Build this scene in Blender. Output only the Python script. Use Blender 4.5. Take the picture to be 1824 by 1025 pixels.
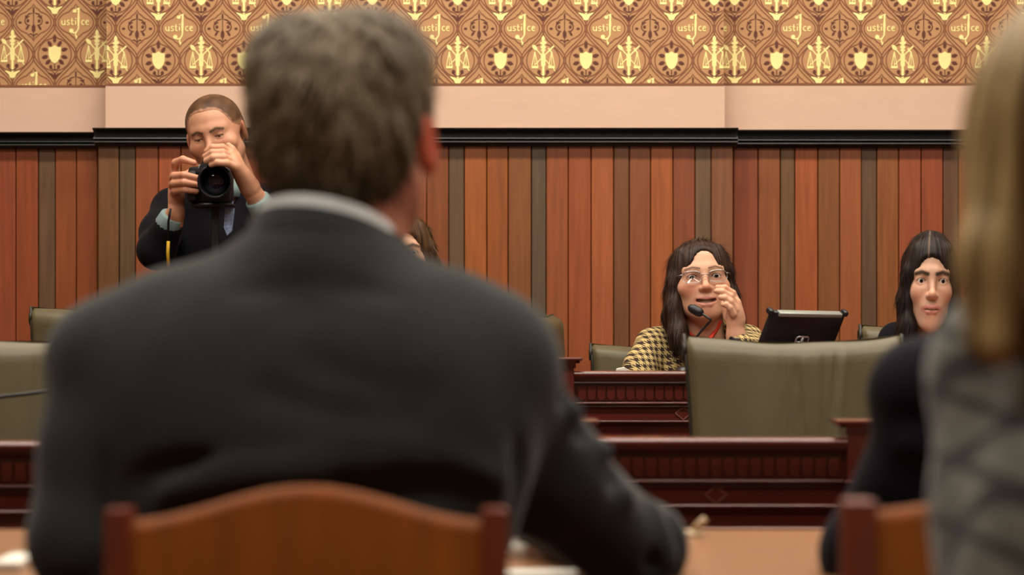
import bpy, bmesh, math, random
import numpy as np
from mathutils import Matrix, Vector

for _o in list(bpy.data.objects):
    bpy.data.objects.remove(_o, do_unlink=True)
S = bpy.context.scene
COL = S.collection
random.seed(7)
rng = np.random.default_rng(7)

# ------------------------------------------------------------------ camera
FPX = 3700.0           # focal length in pixels of the 1824 px wide frame
CAMZ, HOR = 1.02, 580.0  # camera height, image row of the horizon
cam_d = bpy.data.cameras.new('camera')
cam = bpy.data.objects.new('view_camera', cam_d)
COL.objects.link(cam)
cam.location = (0, 0, CAMZ)
cam.rotation_euler = (math.pi / 2, 0, 0)
cam_d.sensor_width = 36.0
cam_d.lens = 36.0 * FPX / 1824.0
cam_d.shift_y = (HOR - 512.5) / 1824.0
cam_d.clip_start = 0.05
cam_d.dof.use_dof = True
cam_d.dof.focus_distance = 5.75
cam_d.dof.aperture_fstop = 3.7
S.camera = cam

# ------------------------------------------------------------------ world, exposure
wd = bpy.data.worlds.new('world'); S.world = wd; wd.use_nodes = True
wd.node_tree.nodes['Background'].inputs[0].default_value = (1.0, 0.86, 0.7, 1)
wd.node_tree.nodes['Background'].inputs[1].default_value = 0.15
S.view_settings.view_transform = 'Standard'
S.view_settings.look = 'None'
S.view_settings.gamma = 1.0
S.view_settings.use_curve_mapping = False
S.view_settings.exposure = 0.1

# assumed ceiling lamps, made long for desk rail highlights (their fixtures are built with the ceiling): x, y, watts
CEIL = 3.9
ASSUMED_LAMPS = [(0.2, 0.6, 62), (0.2, 3.0, 130), (0.2, 5.35, 120)]
for lx, ly, lw in ASSUMED_LAMPS:
    ld = bpy.data.lights.new('assumed_lamp_light', 'AREA')
    ld.shape = 'RECTANGLE'; ld.size = 5.0; ld.size_y = 0.3
    ld.energy = lw; ld.color = (1.0, 0.92, 0.81)
    lo = bpy.data.objects.new('assumed_lamp_light', ld); COL.objects.link(lo)
    lo.location = (lx, ly, CEIL - 0.09)

# ------------------------------------------------------------------ helpers
def W(px, py, Y):
    """point at depth Y that the photograph shows at (px, py)"""
    return np.array([(px - 912.0) / FPX * Y, Y, CAMZ - (py - HOR) / FPX * Y])

def srgb(r, g, b):
    f = lambda c: (c / 255 / 12.92) if c / 255 <= 0.04045 else ((c / 255 + 0.055) / 1.055) ** 2.4
    return (f(r), f(g), f(b), 1.0)

ORG = {}
def org(o):
    while o is not None:
        if o.name in ORG: return ORG[o.name]
        o = o.parent
    return np.zeros(3)

def tag(o, label=None, cat=None, group=None, kind=None):
    if label: o['label'] = label
    if cat: o['category'] = cat
    if group: o['group'] = group
    if kind: o['kind'] = kind
    return o

def thing(name, loc, label, cat, group=None):
    o = bpy.data.objects.new(name, None); COL.objects.link(o)
    o.empty_display_size = 0.1
    o.location = tuple(float(v) for v in loc)
    ORG[o.name] = np.array(loc, float)
    return tag(o, label, cat, group)

def mesh_np(name, V, F, smooth=True, cols=None, midx=None):
    """V (n,3); F (m,4) int array or list of lists"""
    me = bpy.data.meshes.new(name)
    if isinstance(F, np.ndarray):
        n, m, q = len(V), len(F), F.shape[1]
        me.vertices.add(n); me.vertices.foreach_set('co', np.asarray(V, np.float32).ravel())
        me.loops.add(m * q); me.loops.foreach_set('vertex_index', F.astype(np.int32).ravel())
        me.polygons.add(m); me.polygons.foreach_set('loop_start', np.arange(0, m * q, q, dtype=np.int32))
        try: me.polygons.foreach_set('loop_total', np.full(m, q, dtype=np.int32))
        except Exception: pass
        me.update(calc_edges=True); me.validate()
    else:
        me.from_pydata([tuple(map(float, v)) for v in V], [], [tuple(f) for f in F]); me.update()
    if smooth: me.polygons.foreach_set('use_smooth', np.ones(len(me.polygons), dtype=bool))
    if midx is not None: me.polygons.foreach_set('material_index', np.asarray(midx, dtype=np.int32))
    if cols is not None:
        a = me.color_attributes.new('Col', 'FLOAT_COLOR', 'POINT')
        c = np.ones((len(V), 4), np.float32); c[:, :cols.shape[1]] = cols
        a.data.foreach_set('color', c.ravel())
    return me

def link(name, me, mat, parent=None, kind=None):
    for m in (mat if isinstance(mat, (list, tuple)) else [mat]): me.materials.append(m)
    o = bpy.data.objects.new(name, me); COL.objects.link(o)
    if parent is not None: o.parent = parent
    if kind: o['kind'] = kind
    return o

def build(name, V, F, mat, parent=None, smooth=True, cols=None, midx=None, kind=None):
    """world-space geometry -> one mesh object (child of parent)"""
    V = np.asarray(V, float) - org(parent)
    return link(name, mesh_np(name, V, F, smooth, cols, midx), mat, parent, kind)

class MB:
    """collects simple shapes into one mesh"""
    def __init__(s): s.V = []; s.F = []
    def add(s, V, F):
        b = len(s.V); s.V += [tuple(map(float, v)) for v in V]; s.F += [[i + b for i in f] for f in F]; return s
    def box(s, lo, hi, bev=0.0, R=None):
        bm = bmesh.new(); bmesh.ops.create_cube(bm, size=1.0)
        lo = np.array(lo, float); hi = np.array(hi, float); c = (lo + hi) / 2; d = hi - lo
        for v in bm.verts: v.co = Vector((v.co.x * d[0], v.co.y * d[1], v.co.z * d[2]))
        if bev > 0: bmesh.ops.bevel(bm, geom=bm.edges[:], offset=min(bev, d.min() * .45), segments=2, affect='EDGES', profile=0.5)
        bm.verts.index_update()
        V = np.array([v.co[:] for v in bm.verts])
        if R is not None: V = V @ np.array(R).T
        F = [[v.index for v in f.verts] for f in bm.faces]; bm.free()
        return s.add(V + c, F)
    def tube(s, pts, rad, n=10, caps=True):
        P = [np.array(p, float) for p in pts]; m = len(P)
        rad = [rad] * m if np.isscalar(rad) else rad
        up = np.array([0, 0, 1.0]); V = []
        prev = None
        for i in range(m):
            t = P[min(i + 1, m - 1)] - P[max(i - 1, 0)]; t /= np.linalg.norm(t) + 1e-12
            if prev is None:
                a = np.cross(t, up)
                if np.linalg.norm(a) < 1e-3: a = np.cross(t, [1, 0, 0])
            else: a = prev - t * np.dot(prev, t)
            a /= np.linalg.norm(a); prev = a; b = np.cross(t, a)
            for k in range(n):
                q = 2 * math.pi * k / n
                V.append(P[i] + rad[i] * (math.cos(q) * a + math.sin(q) * b))
        F = [[i * n + k, i * n + (k + 1) % n, (i + 1) * n + (k + 1) % n, (i + 1) * n + k] for i in range(m - 1) for k in range(n)]
        if caps: F += [list(range(n))[::-1], [(m - 1) * n + k for k in range(n)]]
        return s.add(V, F)
    def lathe(s, prof, c, axis='z', n=24, R=None):
        """prof [(r, h)] about an axis through c"""
        V = []
        for r, h in prof:
            for k in range(n):
                q = 2 * math.pi * k / n
                V.append((r * math.cos(q), r * math.sin(q), h))
        V = np.array(V)
        if axis == 'y': V = V[:, [0, 2, 1]] * np.array([1, 1, 1])
        if axis == 'x': V = V[:, [2, 0, 1]]
        if R is not None: V = V @ np.array(R).T
        m = len(prof)
        F = [[i * n + k, i * n + (k + 1) % n, (i + 1) * n + (k + 1) % n, (i + 1) * n + k] for i in range(m - 1) for k in range(n)]
        F += [list(range(n))[::-1], [(m - 1) * n + k for k in range(n)]]
        return s.add(V + np.array(c, float), F)
    def extr(s, prof, x0, x1):
        """profile [(y, z)] extruded along x"""
        n = len(prof)
        V = [(x0, y, z) for y, z in prof] + [(x1, y, z) for y, z in prof]
        F = [[i, (i + 1) % n, n + (i + 1) % n, n + i] for i in range(n)] + [list(range(n))[::-1], [n + i for i in range(n)]]
        return s.add(V, F)
    def prism(s, pts, y0, y1):
        """outline [(x, z)] extruded along y"""
        n = len(pts)
        V = [(x, y0, z) for x, z in pts] + [(x, y1, z) for x, z in pts]
        F = [[i, (i + 1) % n, n + (i + 1) % n, n + i] for i in range(n)] + [list(range(n)), [n + i for i in range(n)][::-1]]
        return s.add(V, F)
    def obj(s, name, mat, parent=None, smooth=False, kind=None):
        V = np.asarray(s.V, float) - org(parent)
        me = mesh_np(name, V, s.F, smooth)
        bm = bmesh.new(); bm.from_mesh(me); bmesh.ops.recalc_face_normals(bm, faces=bm.faces); bm.to_mesh(me); bm.free()
        if smooth == 'auto':
            me.polygons.foreach_set('use_smooth', np.ones(len(me.polygons), dtype=bool))
            me.set_sharp_from_angle(angle=math.radians(35))
        return link(name, me, mat, parent, kind)

def rot(yaw=0, pitch=0, roll=0):
    a, b, c = math.radians(yaw), math.radians(pitch), math.radians(roll)
    return np.array((Matrix.Rotation(a, 3, 'Z') @ Matrix.Rotation(b, 3, 'X') @ Matrix.Rotation(c, 3, 'Y')))

# ------------------------------------------------------------------ materials
def nodes(name):
    m = bpy.data.materials.new(name); m.use_nodes = True
    nt = m.node_tree; return m, nt, nt.nodes['Principled BSDF']
def N(nt, t, **kw):
    n = nt.nodes.new(t)
    for k, v in kw.items():
        if k.startswith('i_'): n.inputs[k[2:].replace('_', ' ')].default_value = v
        else: setattr(n, k, v)
    return n
def M2(nt, op, a, b=None):
    n = nt.nodes.new('ShaderNodeMath'); n.operation = op
    for i, v in enumerate((a, b)):
        if v is None: continue
        if isinstance(v, (int, float)): n.inputs[i].default_value = v
        else: nt.links.new(v, n.inputs[i])
    return n.outputs[0]
def mixc(nt, fac, a, b, blend='MIX'):
    n = nt.nodes.new('ShaderNodeMix'); n.data_type = 'RGBA'; n.blend_type = blend
    for i, v in ((0, fac), (6, a), (7, b)):
        if hasattr(v, 'is_linked') or hasattr(v, 'links'): nt.links.new(v, n.inputs[i])
        else: n.inputs[i].default_value = v
    return n.outputs[2]

def simple(name, col, rough=0.5, metal=0.0, vary=0.0, vscale=20, bump=0.0, bscale=200, stretch=(1, 1, 1), sheen=0.0, coat=0.0, spec=0.5, src=None):
    """principled material with a noise-varied colour; src: 'col' vertex colours, 'obj' object colour"""
    m, nt, p = nodes(name)
    p.inputs['Roughness'].default_value = rough; p.inputs['Metallic'].default_value = metal
    p.inputs['Specular IOR Level'].default_value = spec
    if sheen: p.inputs['Sheen Weight'].default_value = sheen; p.inputs['Sheen Roughness'].default_value = 0.4
    if coat: p.inputs['Coat Weight'].default_value = coat; p.inputs['Coat Roughness'].default_value = 0.12
    tc = N(nt, 'ShaderNodeTexCoord'); mp = N(nt, 'ShaderNodeMapping'); mp.inputs['Scale'].default_value = stretch
    nt.links.new(tc.outputs['Object'], mp.inputs['Vector'])
    if src == 'col': base = N(nt, 'ShaderNodeAttribute', attribute_name='Col').outputs['Color']
    elif src == 'obj':
        oi = N(nt, 'ShaderNodeObjectInfo'); base = oi.outputs['Color']
        ad = N(nt, 'ShaderNodeVectorMath', operation='ADD'); nt.links.new(mp.outputs[0], ad.inputs[0])
        ml = M2(nt, 'MULTIPLY', oi.outputs['Random'], 50.0); nt.links.new(ml, ad.inputs[1])
        mp = ad
    else: base = tuple(col)
    if vary:
        nz = N(nt, 'ShaderNodeTexNoise', i_Scale=vscale, i_Detail=5.0, i_Roughness=0.6); nt.links.new(mp.outputs[0], nz.inputs['Vector'])
        mr = N(nt, 'ShaderNodeMapRange'); nt.links.new(nz.outputs['Fac'], mr.inputs[0])
        mr.inputs[1].default_value = 0.25; mr.inputs[2].default_value = 0.75
        mr.inputs[3].default_value = 1 - vary; mr.inputs[4].default_value = 1 + vary
        cc = N(nt, 'ShaderNodeCombineColor')
        for i in range(3): nt.links.new(mr.outputs[0], cc.inputs[i])
        base = mixc(nt, 1.0, base, cc.outputs[0], 'MULTIPLY')
    if hasattr(base, 'is_linked') or hasattr(base, 'links'): nt.links.new(base, p.inputs['Base Color'])
    else: p.inputs['Base Color'].default_value = base
    if bump:
        nb = N(nt, 'ShaderNodeTexNoise', i_Scale=bscale, i_Detail=3.0); nt.links.new(mp.outputs[0], nb.inputs['Vector'])
        b = N(nt, 'ShaderNodeBump', i_Strength=bump, i_Distance=0.002); nt.links.new(nb.outputs['Fac'], b.inputs['Height'])
        nt.links.new(b.outputs[0], p.inputs['Normal'])
    return m

M = {}
M['paper'] = simple('wallpaper ground', srgb(190, 143, 97), 0.7, vary=0.03, vscale=60)
M['print'] = simple('brown wallpaper print', srgb(132, 82, 52), 0.7)
M['printd'] = simple('dark maroon wallpaper print', srgb(98, 50, 36), 0.7)
M['gold'] = simple('gold wallpaper print', (0.98, 0.87, 0.36, 1), 0.35, metal=0.0, vary=0.10, vscale=9)
M['pink'] = simple('pink cloth wall band', srgb(219, 184, 160), 0.8, vary=0.035, vscale=8, bump=0.1, bscale=300, stretch=(1, 1, 3))
M['ebony'] = simple('black painted moulding', (0.012, 0.014, 0.013, 1), 0.3, vary=0.2, vscale=30, coat=0.3)
M['board'] = simple('wainscot board wood', None, 0.42, vary=0.22, vscale=5, bump=0.08, bscale=30, stretch=(14, 14, 0.9), src='obj')
M['dark'] = simple('dark backing', (0.02, 0.01, 0.006, 1), 0.9)
M['mahog'] = simple('red mahogany', (0.098, 0.014, 0.009, 1), 0.3, vary=0.3, vscale=6, stretch=(1, 8, 8), coat=1.0)
M['inlay'] = simple('matte mahogany bead', (0.24, 0.08, 0.05, 1), 0.7)
M['table'] = simple('brown table top', (0.29, 0.13, 0.055, 1), 0.35, vary=0.15, vscale=8, stretch=(1, 6, 6), coat=0.3)
M['chairpost'] = simple('red brown chair wood', (0.15, 0.025, 0.008, 1), 0.4, vary=0.2, vscale=10, stretch=(6, 6, 1))
M['chairwood'] = simple('orange brown chair wood', (0.25, 0.064, 0.004, 1), 0.5, vary=0.25, vscale=7, stretch=(5, 5, 1), spec=0.2)
M['leather'] = simple('olive leather', (0.102, 0.083, 0.039, 1), 0.5, vary=0.12, vscale=12, bump=0.15, bscale=90)
M['leatherd'] = simple('dark leather piping', (0.022, 0.018, 0.01, 1), 0.5)
M['brass'] = simple('brass', (0.45, 0.32, 0.12, 1), 0.35, metal=0.9)
M['steel'] = simple('steel', (0.45, 0.45, 0.44, 1), 0.35, metal=0.9)
M['blackplastic'] = simple('black plastic', (0.006, 0.006, 0.009, 1), 0.45)
M['blackmetal'] = simple('black metal', (0.012, 0.012, 0.012, 1), 0.35)
M['silver'] = simple('grey aluminium', (0.32, 0.34, 0.30, 1), 0.4, metal=0.3)
M['whitepaper'] = simple('white paper', (0.82, 0.80, 0.70, 1), 0.7)
M['beige'] = simple('beige plastic', (0.45, 0.33, 0.19, 1), 0.5)
M['floor'] = simple('patterned carpet', (0.10, 0.035, 0.02, 1), 0.95, vary=0.4, vscale=9)
M['plasterd'] = simple('brown panelled wall paint', (0.30, 0.2, 0.13, 1), 0.8, vary=0.05, vscale=5)
M['plaster'] = simple('cream plaster', (0.72, 0.6, 0.45, 1), 0.85, vary=0.03, vscale=5)
M['skin'] = simple('skin', None, 0.48, src='col', vary=0.05, vscale=40, spec=0.4)
M['skin'].node_tree.nodes['Principled BSDF'].inputs['Subsurface Weight'].default_value = 0.12
M['skin'].node_tree.nodes['Principled BSDF'].inputs['Subsurface Radius'].default_value = (0.012, 0.005, 0.003)
M['skin'].node_tree.nodes['Principled BSDF'].inputs['Subsurface Scale'].default_value = 1.0
M['hair'] = simple('hair', None, 0.5, src='col', vary=0.25, vscale=60, stretch=(3, 3, 0.5), bump=0.3, bscale=260, spec=0.22)
M['suit'] = simple('charcoal suit cloth', (0.033, 0.038, 0.036, 1), 0.9, vary=0.18, vscale=420, bump=0.12, bscale=600, sheen=0.16, spec=0.2)
M['navy'] = simple('navy suit cloth', (0.0055, 0.006, 0.011, 1), 0.9, vary=0.2, vscale=300, sheen=0.03, spec=0.15)
M['blacksuit'] = simple('black suit cloth', (0.006, 0.006, 0.009, 1), 0.9, vary=0.2, vscale=200, sheen=0.03, spec=0.15)
M['trouser'] = simple('dark trousers', (0.015, 0.015, 0.017, 1), 0.9)
M['shoe'] = simple('black shoe leather', (0.008, 0.008, 0.008, 1), 0.35)
M['shirt'] = simple('white shirt cotton', (0.72, 0.74, 0.74, 1), 0.8, vary=0.03, vscale=30)
M['teal'] = simple('pale teal shirt', (0.25, 0.36, 0.36, 1), 0.8, vary=0.06, vscale=60)
M['tie'] = simple('blue patterned tie', (0.30, 0.40, 0.62, 1), 0.6, vary=0.5, vscale=160)
M['red'] = simple('red lanyard', (0.75, 0.05, 0.02, 1), 0.6)
M['yellow'] = simple('yellow strap', (0.75, 0.45, 0.02, 1), 0.6)
M['eyew'] = simple('eye white', (0.62, 0.56, 0.5, 1), 0.25)
M['iris'] = simple('brown iris', (0.045, 0.022, 0.012, 1), 0.2)
M['pupil'] = simple('pupil', (0.004, 0.004, 0.004, 1), 0.12)
M['lamp'] = simple('assumed lamp diffuser', (0.9, 0.85, 0.75, 1), 0.6)
_p = M['lamp'].node_tree.nodes['Principled BSDF']
_p.inputs['Emission Color'].default_value = (1, 0.88, 0.72, 1); _p.inputs['Emission Strength'].default_value = 4.0
# clear glass
m, nt, p = nodes('clear glass'); p.inputs['Transmission Weight'].default_value = 1.0; p.inputs['Roughness'].default_value = 0.02; p.inputs['IOR'].default_value = 1.45
M['glass'] = m
m, nt, p = nodes('lens glass'); p.inputs['Base Color'].default_value = (0.004, 0.004, 0.012, 1); p.inputs['Roughness'].default_value = 0.04; p.inputs['Coat Weight'].default_value = 1.0
M['lens'] = m
# houndstooth
m, nt, p = nodes('houndstooth tweed'); p.inputs['Roughness'].default_value = 0.9
tc = N(nt, 'ShaderNodeTexCoord'); sx = N(nt, 'ShaderNodeSeparateXYZ'); nt.links.new(tc.outputs['Object'], sx.inputs[0])
nzw = N(nt, 'ShaderNodeTexNoise', i_Scale=14.0, i_Detail=2.0); nt.links.new(tc.outputs['Object'], nzw.inputs['Vector'])
wob = M2(nt, 'MULTIPLY', nzw.outputs['Fac'], 0.9)
PIT = 0.0185
u = M2(nt, 'FRACT', M2(nt, 'ADD', M2(nt, 'MULTIPLY', M2(nt, 'ADD', sx.outputs[0], M2(nt, 'MULTIPLY', sx.outputs[1], 0.6)), 1 / PIT), wob))
v = M2(nt, 'FRACT', M2(nt, 'ADD', M2(nt, 'MULTIPLY', M2(nt, 'ADD', sx.outputs[2], M2(nt, 'MULTIPLY', sx.outputs[1], 0.3)), 1 / PIT), wob))
a = M2(nt, 'LESS_THAN', u, 0.5); b = M2(nt, 'LESS_THAN', v, 0.5)
dg = M2(nt, 'LESS_THAN', M2(nt, 'FRACT', M2(nt, 'MULTIPLY', M2(nt, 'ADD', u, v), 2.0)), 0.5)
ab = M2(nt, 'MULTIPLY', a, b); xo = M2(nt, 'SUBTRACT', M2(nt, 'ADD', a, b), M2(nt, 'MULTIPLY', ab, 2.0))
dk = M2(nt, 'ADD', ab, M2(nt, 'MULTIPLY', xo, dg))
nt.links.new(mixc(nt, dk, (0.62, 0.46, 0.19, 1), (0.035, 0.018, 0.012, 1)), p.inputs['Base Color'])
M['hound'] = m
# grey plaid tweed
m, nt, p = nodes('grey plaid tweed'); p.inputs['Roughness'].default_value = 0.95; p.inputs['Sheen Weight'].default_value = 0.15
tc = N(nt, 'ShaderNodeTexCoord'); sx = N(nt, 'ShaderNodeSeparateXYZ'); nt.links.new(tc.outputs['Object'], sx.inputs[0])
def band(o, pit, w, off=0.0): return M2(nt, 'LESS_THAN', M2(nt, 'FRACT', M2(nt, 'ADD', M2(nt, 'MULTIPLY', o, 1 / pit), off)), w)
xx = M2(nt, 'ADD', M2(nt, 'ADD', sx.outputs[0], M2(nt, 'MULTIPLY', sx.outputs[1], 0.8)), M2(nt, 'MULTIPLY', sx.outputs[2], 0.3))
zz = M2(nt, 'ADD', sx.outputs[2], M2(nt, 'MULTIPLY', sx.outputs[0], 0.45))
g1 = M2(nt, 'MAXIMUM', band(xx, 0.034, 0.3), band(zz, 0.046, 0.2))
nz = N(nt, 'ShaderNodeTexNoise', i_Scale=26.0, i_Detail=3.0); nt.links.new(tc.outputs['Object'], nz.inputs['Vector'])
c0 = mixc(nt, nz.outputs['Fac'], (0.03, 0.034, 0.028, 1), (0.30, 0.31, 0.27, 1))
nt.links.new(mixc(nt, M2(nt, 'MULTIPLY', g1, 0.85), c0, (0.010, 0.010, 0.011, 1)), p.inputs['Base Color'])
M['plaid'] = m

# ------------------------------------------------------------------ signed distance modelling
class SD:
    def __init__(s, lo, hi, h):
        s.lo = np.array(lo, float); s.h = h
        n = np.ceil((np.array(hi) - s.lo) / h).astype(int) + 1
        s.n = n
        s.ax = [(s.lo[i] + h * np.arange(n[i])).astype(np.float32) for i in range(3)]
        s.d = np.ones(n, np.float32)
    def sl(s, lo, hi):
        a = np.clip(np.floor((np.array(lo) - s.lo) / s.h).astype(int), 0, s.n)
        b = np.clip(np.ceil((np.array(hi) - s.lo) / s.h).astype(int) + 1, 0, s.n)
        return tuple(slice(int(a[i]), int(b[i])) for i in range(3))
    def g(s, sl): return s.ax[0][sl[0]][:, None, None], s.ax[1][sl[1]][None, :, None], s.ax[2][sl[2]][None, None, :]
    def comb(s, sl, e, k, op):
        d = s.d[sl]
        if d.size == 0: return s
        if op == 'u':
            hh = np.maximum(k - np.abs(d - e), 0) / max(k, 1e-9); s.d[sl] = np.minimum(d, e) - hh * hh * k * 0.25
        else:
            e = -e; hh = np.maximum(k - np.abs(d - e), 0) / max(k, 1e-9); s.d[sl] = np.maximum(d, e) + hh * hh * k * 0.25
        return s
    def ell(s, c, r, k=0.01, op='u', R=None):
        c = np.array(c, float); r = np.array(r, float); mr = r.max() if R is not None else r
        pad = k + 4 * s.h + 0.01
        sl = s.sl(c - mr - pad, c + mr + pad); X, Y, Z = s.g(sl)
        x, y, z = X - c[0], Y - c[1], Z - c[2]
        if R is not None:
            R = np.array(R).T
            x, y, z = (R[0, 0] * x + R[0, 1] * y + R[0, 2] * z, R[1, 0] * x + R[1, 1] * y + R[1, 2] * z, R[2, 0] * x + R[2, 1] * y + R[2, 2] * z)
        k0 = np.sqrt((x / r[0]) ** 2 + (y / r[1]) ** 2 + (z / r[2]) ** 2)
        k1 = np.sqrt((x / r[0] ** 2) ** 2 + (y / r[1] ** 2) ** 2 + (z / r[2] ** 2) ** 2) + 1e-6
        return s.comb(sl, (k0 * (k0 - 1) / k1).astype(np.float32), k, op)
    def seg(s, sl, a, b):
        X, Y, Z = s.g(sl); ab = b - a; L = float(ab @ ab) + 1e-12
        t = np.clip(((X - a[0]) * ab[0] + (Y - a[1]) * ab[1] + (Z - a[2]) * ab[2]) / L, 0, 1)
        return t, np.sqrt((X - a[0] - t * ab[0]) ** 2 + (Y - a[1] - t * ab[1]) ** 2 + (Z - a[2] - t * ab[2]) ** 2)
    def cap(s, a, b, ra, rb=None, k=0.01, op='u'):
        a = np.array(a, float); b = np.array(b, float); rb = ra if rb is None else rb
        pad = max(ra, rb) + k + 4 * s.h + 0.01
        sl = s.sl(np.minimum(a, b) - pad, np.maximum(a, b) + pad)
        t, d = s.seg(sl, a, b)
        return s.comb(sl, (d - (ra + (rb - ra) * t)).astype(np.float32), k, op)
    def chain(s, pts, rad, k=0.01, op='u'):
        rad = [rad] * len(pts) if np.isscalar(rad) else rad
        for i in range(len(pts) - 1): s.cap(pts[i], pts[i + 1], rad[i], rad[i + 1], k, op)
        return s
    def fold(s, pts, amp, wid):
        """ridge (amp > 0) or groove (amp < 0) along a polyline"""
        P = [np.array(p, float) for p in pts]; A = np.array(P); pad = 3 * wid + s.h
        sl = s.sl(A.min(0) - pad, A.max(0) + pad)
        if s.d[sl].size == 0: return s
        dm = None
        for i in range(len(P) - 1):
            t, d = s.seg(sl, P[i], P[i + 1])
            dm = d if dm is None else np.minimum(dm, d)
        s.d[sl] -= (amp * np.exp(-(dm / wid) ** 2)).astype(np.float32)
        return s
    def mesh(s, smooth=1):
        d = s.d
        for ax in range(3):                       # keep the surface closed at the grid border
            idx = [slice(None)] * 3
            for e in (0, -1):
                idx[ax] = e; d[tuple(idx)] = np.maximum(d[tuple(idx)], 0.5 * s.h)
        sg = d < 0; n = s.n
        cnt = np.zeros(n - 1, np.int8)
        for i in (0, 1):
            for j in (0, 1):
                for k in (0, 1):
                    cnt += sg[i:n[0] - 1 + i, j:n[1] - 1 + j, k:n[2] - 1 + k]
        act = np.argwhere((cnt > 0) & (cnt < 8))
        vid = np.full(n - 1, -1, np.int32); vid[tuple(act.T)] = np.arange(len(act))
        C = [(i, j, k) for i in (0, 1) for j in (0, 1) for k in (0, 1)]
        val = np.stack([d[act[:, 0] + c[0], act[:, 1] + c[1], act[:, 2] + c[2]] for c in C], 1)
        acc = np.zeros((len(act), 3)); num = np.zeros(len(act))
        for ia, ca in enumerate(C):
            for ib, cb in enumerate(C):
                if ib <= ia or sum(abs(np.array(ca) - cb)) != 1: continue
                A, B = val[:, ia], val[:, ib]; mk = (A < 0) != (B < 0)
                t = np.where(mk, A / np.where(mk, A - B, 1), 0)
                pos = np.array(ca)[None] + t[:, None] * (np.array(cb) - np.array(ca))[None]
                acc += np.where(mk[:, None], pos, 0); num += mk
        V = s.lo + s.h * (act + acc / num[:, None])
        Fs = []
        for ax in range(3):
            a1, a2 = (ax + 1) % 3, (ax + 2) % 3
            lo = [slice(None)] * 3; hi = [slice(None)] * 3
            lo[ax] = slice(0, n[ax] - 1); hi[ax] = slice(1, n[ax])
            ch = np.argwhere(sg[tuple(lo)] != sg[tuple(hi)])
            ch = ch[(ch[:, a1] > 0) & (ch[:, a2] > 0) & (ch[:, a1] < n[a1] - 1) & (ch[:, a2] < n[a2] - 1)]
            if len(ch) == 0: continue
            q = []
            for o1, o2 in ((-1, -1), (0, -1), (0, 0), (-1, 0)):
                c = ch.copy(); c[:, a1] += o1; c[:, a2] += o2; q.append(vid[tuple(c.T)])
            q = np.stack(q, 1)
            ins = sg[tuple(ch.T)]
            q[~ins] = q[~ins][:, ::-1]
            Fs.append(q)
        F = np.concatenate(Fs); F = F[(F >= 0).all(1)]
        for _ in range(smooth): V = lap(V, F, 0.5)
        return V, F

def lap(V, F, f):
    A = np.zeros_like(V); c = np.zeros(len(V))
    for i in range(F.shape[1]):
        a, b = F[:, i], F[:, (i + 1) % F.shape[1]]
        for k in range(3):
            A[:, k] += np.bincount(a, V[b, k], len(V)) + np.bincount(b, V[a, k], len(V))
        c += np.bincount(a, minlength=len(V)) + np.bincount(b, minlength=len(V))
    return V + f * (A / np.maximum(c, 1)[:, None] - V)

def vnormals(V, F):
    a, b, c = V[F[:, 0]], V[F[:, 1]], V[F[:, 2]]
    fn = np.cross(b - a, c - a); Nn = np.zeros_like(V)
    for i in range(F.shape[1]):
        for k in range(3): Nn[:, k] += np.bincount(F[:, i], fn[:, k], len(V))
    return Nn / (np.linalg.norm(Nn, axis=1, keepdims=True) + 1e-12)

def join(parts):
    """[(V, F, C)] -> one mesh"""
    Vs, Fs, Cs, b = [], [], [], 0
    for V, F, C in parts:
        Vs.append(V); Fs.append(F + b); Cs.append(C); b += len(V)
    return np.concatenate(Vs), np.concatenate(Fs), np.concatenate(Cs)

# ------------------------------------------------------------------ room shell
YM, YS = 6.82, 6.90           # wallpaper planes: middle breast, side sections
XL, XR = -1.331, 0.695        # edges of the breast
RX = 4.2
TIER = 0.09
fl = MB().box((-RX, -3.2, -0.1), (RX, 7.2, 0)).obj('floor', M['floor'], kind='structure')
tag(fl, 'dark red brown carpeted committee room floor', 'floor')
pl = MB().box((-RX, 4.62, 0), (RX, 6.9, TIER)).obj('floor_riser', M['floor'], kind='structure')
tag(pl, 'low carpeted platform under the second row of desks', 'platform')
ce = MB().box((-RX, -3.2, CEIL), (RX, 7.2, CEIL + 0.1)).obj('ceiling', M['plaster'], kind='structure')
tag(ce, 'plain cream plaster ceiling', 'ceiling')
for nm, lo, hi, lb in (('wall_left', (-RX - .1, -3.2, 0), (-RX, 7.2, CEIL), 'plain cream plaster wall left of the room'),
                       ('wall_right', (RX, -3.2, 0), (RX + .1, 7.2, CEIL), 'plain cream plaster wall right of the room'),
                       ('wall_near', (-RX, -3.3, 0), (RX, -3.2, CEIL), 'plain cream plaster wall behind the onlookers')):
    tag(MB().box(lo, hi).obj(nm, M['plasterd'], kind='structure'), lb.replace('cream plaster', 'brown painted'), 'wall')
for i, (lx, ly, lw) in enumerate(ASSUMED_LAMPS):  # assumed fixtures around the added long lamps, none in view
    r = thing('assumed_ceiling_light', (lx, ly, CEIL), 'assumed long linear ceiling light above the ' + ('onlookers', 'front row of desks', 'second row of desks')[i], 'light', 'assumed long ceiling lights out of view')
    MB().box((lx - 2.54, ly - .19, CEIL - .06), (lx + 2.54, ly + .19, CEIL), .01).obj('housing', M['steel'], r)
    MB().box((lx - 2.5, ly - .15, CEIL - .07), (lx + 2.5, ly + .15, CEIL - .061)).obj('diffuser', M['lamp'], r)

wall = MB()
wall.box((-RX, YS, 0), (XL, 7.2, CEIL)); wall.box((XL, YM, 0), (XR, 7.2, CEIL)); wall.box((XR, YS, 0), (RX, 7.2, CEIL))
wall = wall.obj('wall_far', M['paper'], kind='structure')
tag(wall, 'far wall with gold printed wallpaper above a pink band and wooden wainscot', 'wall')

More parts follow.
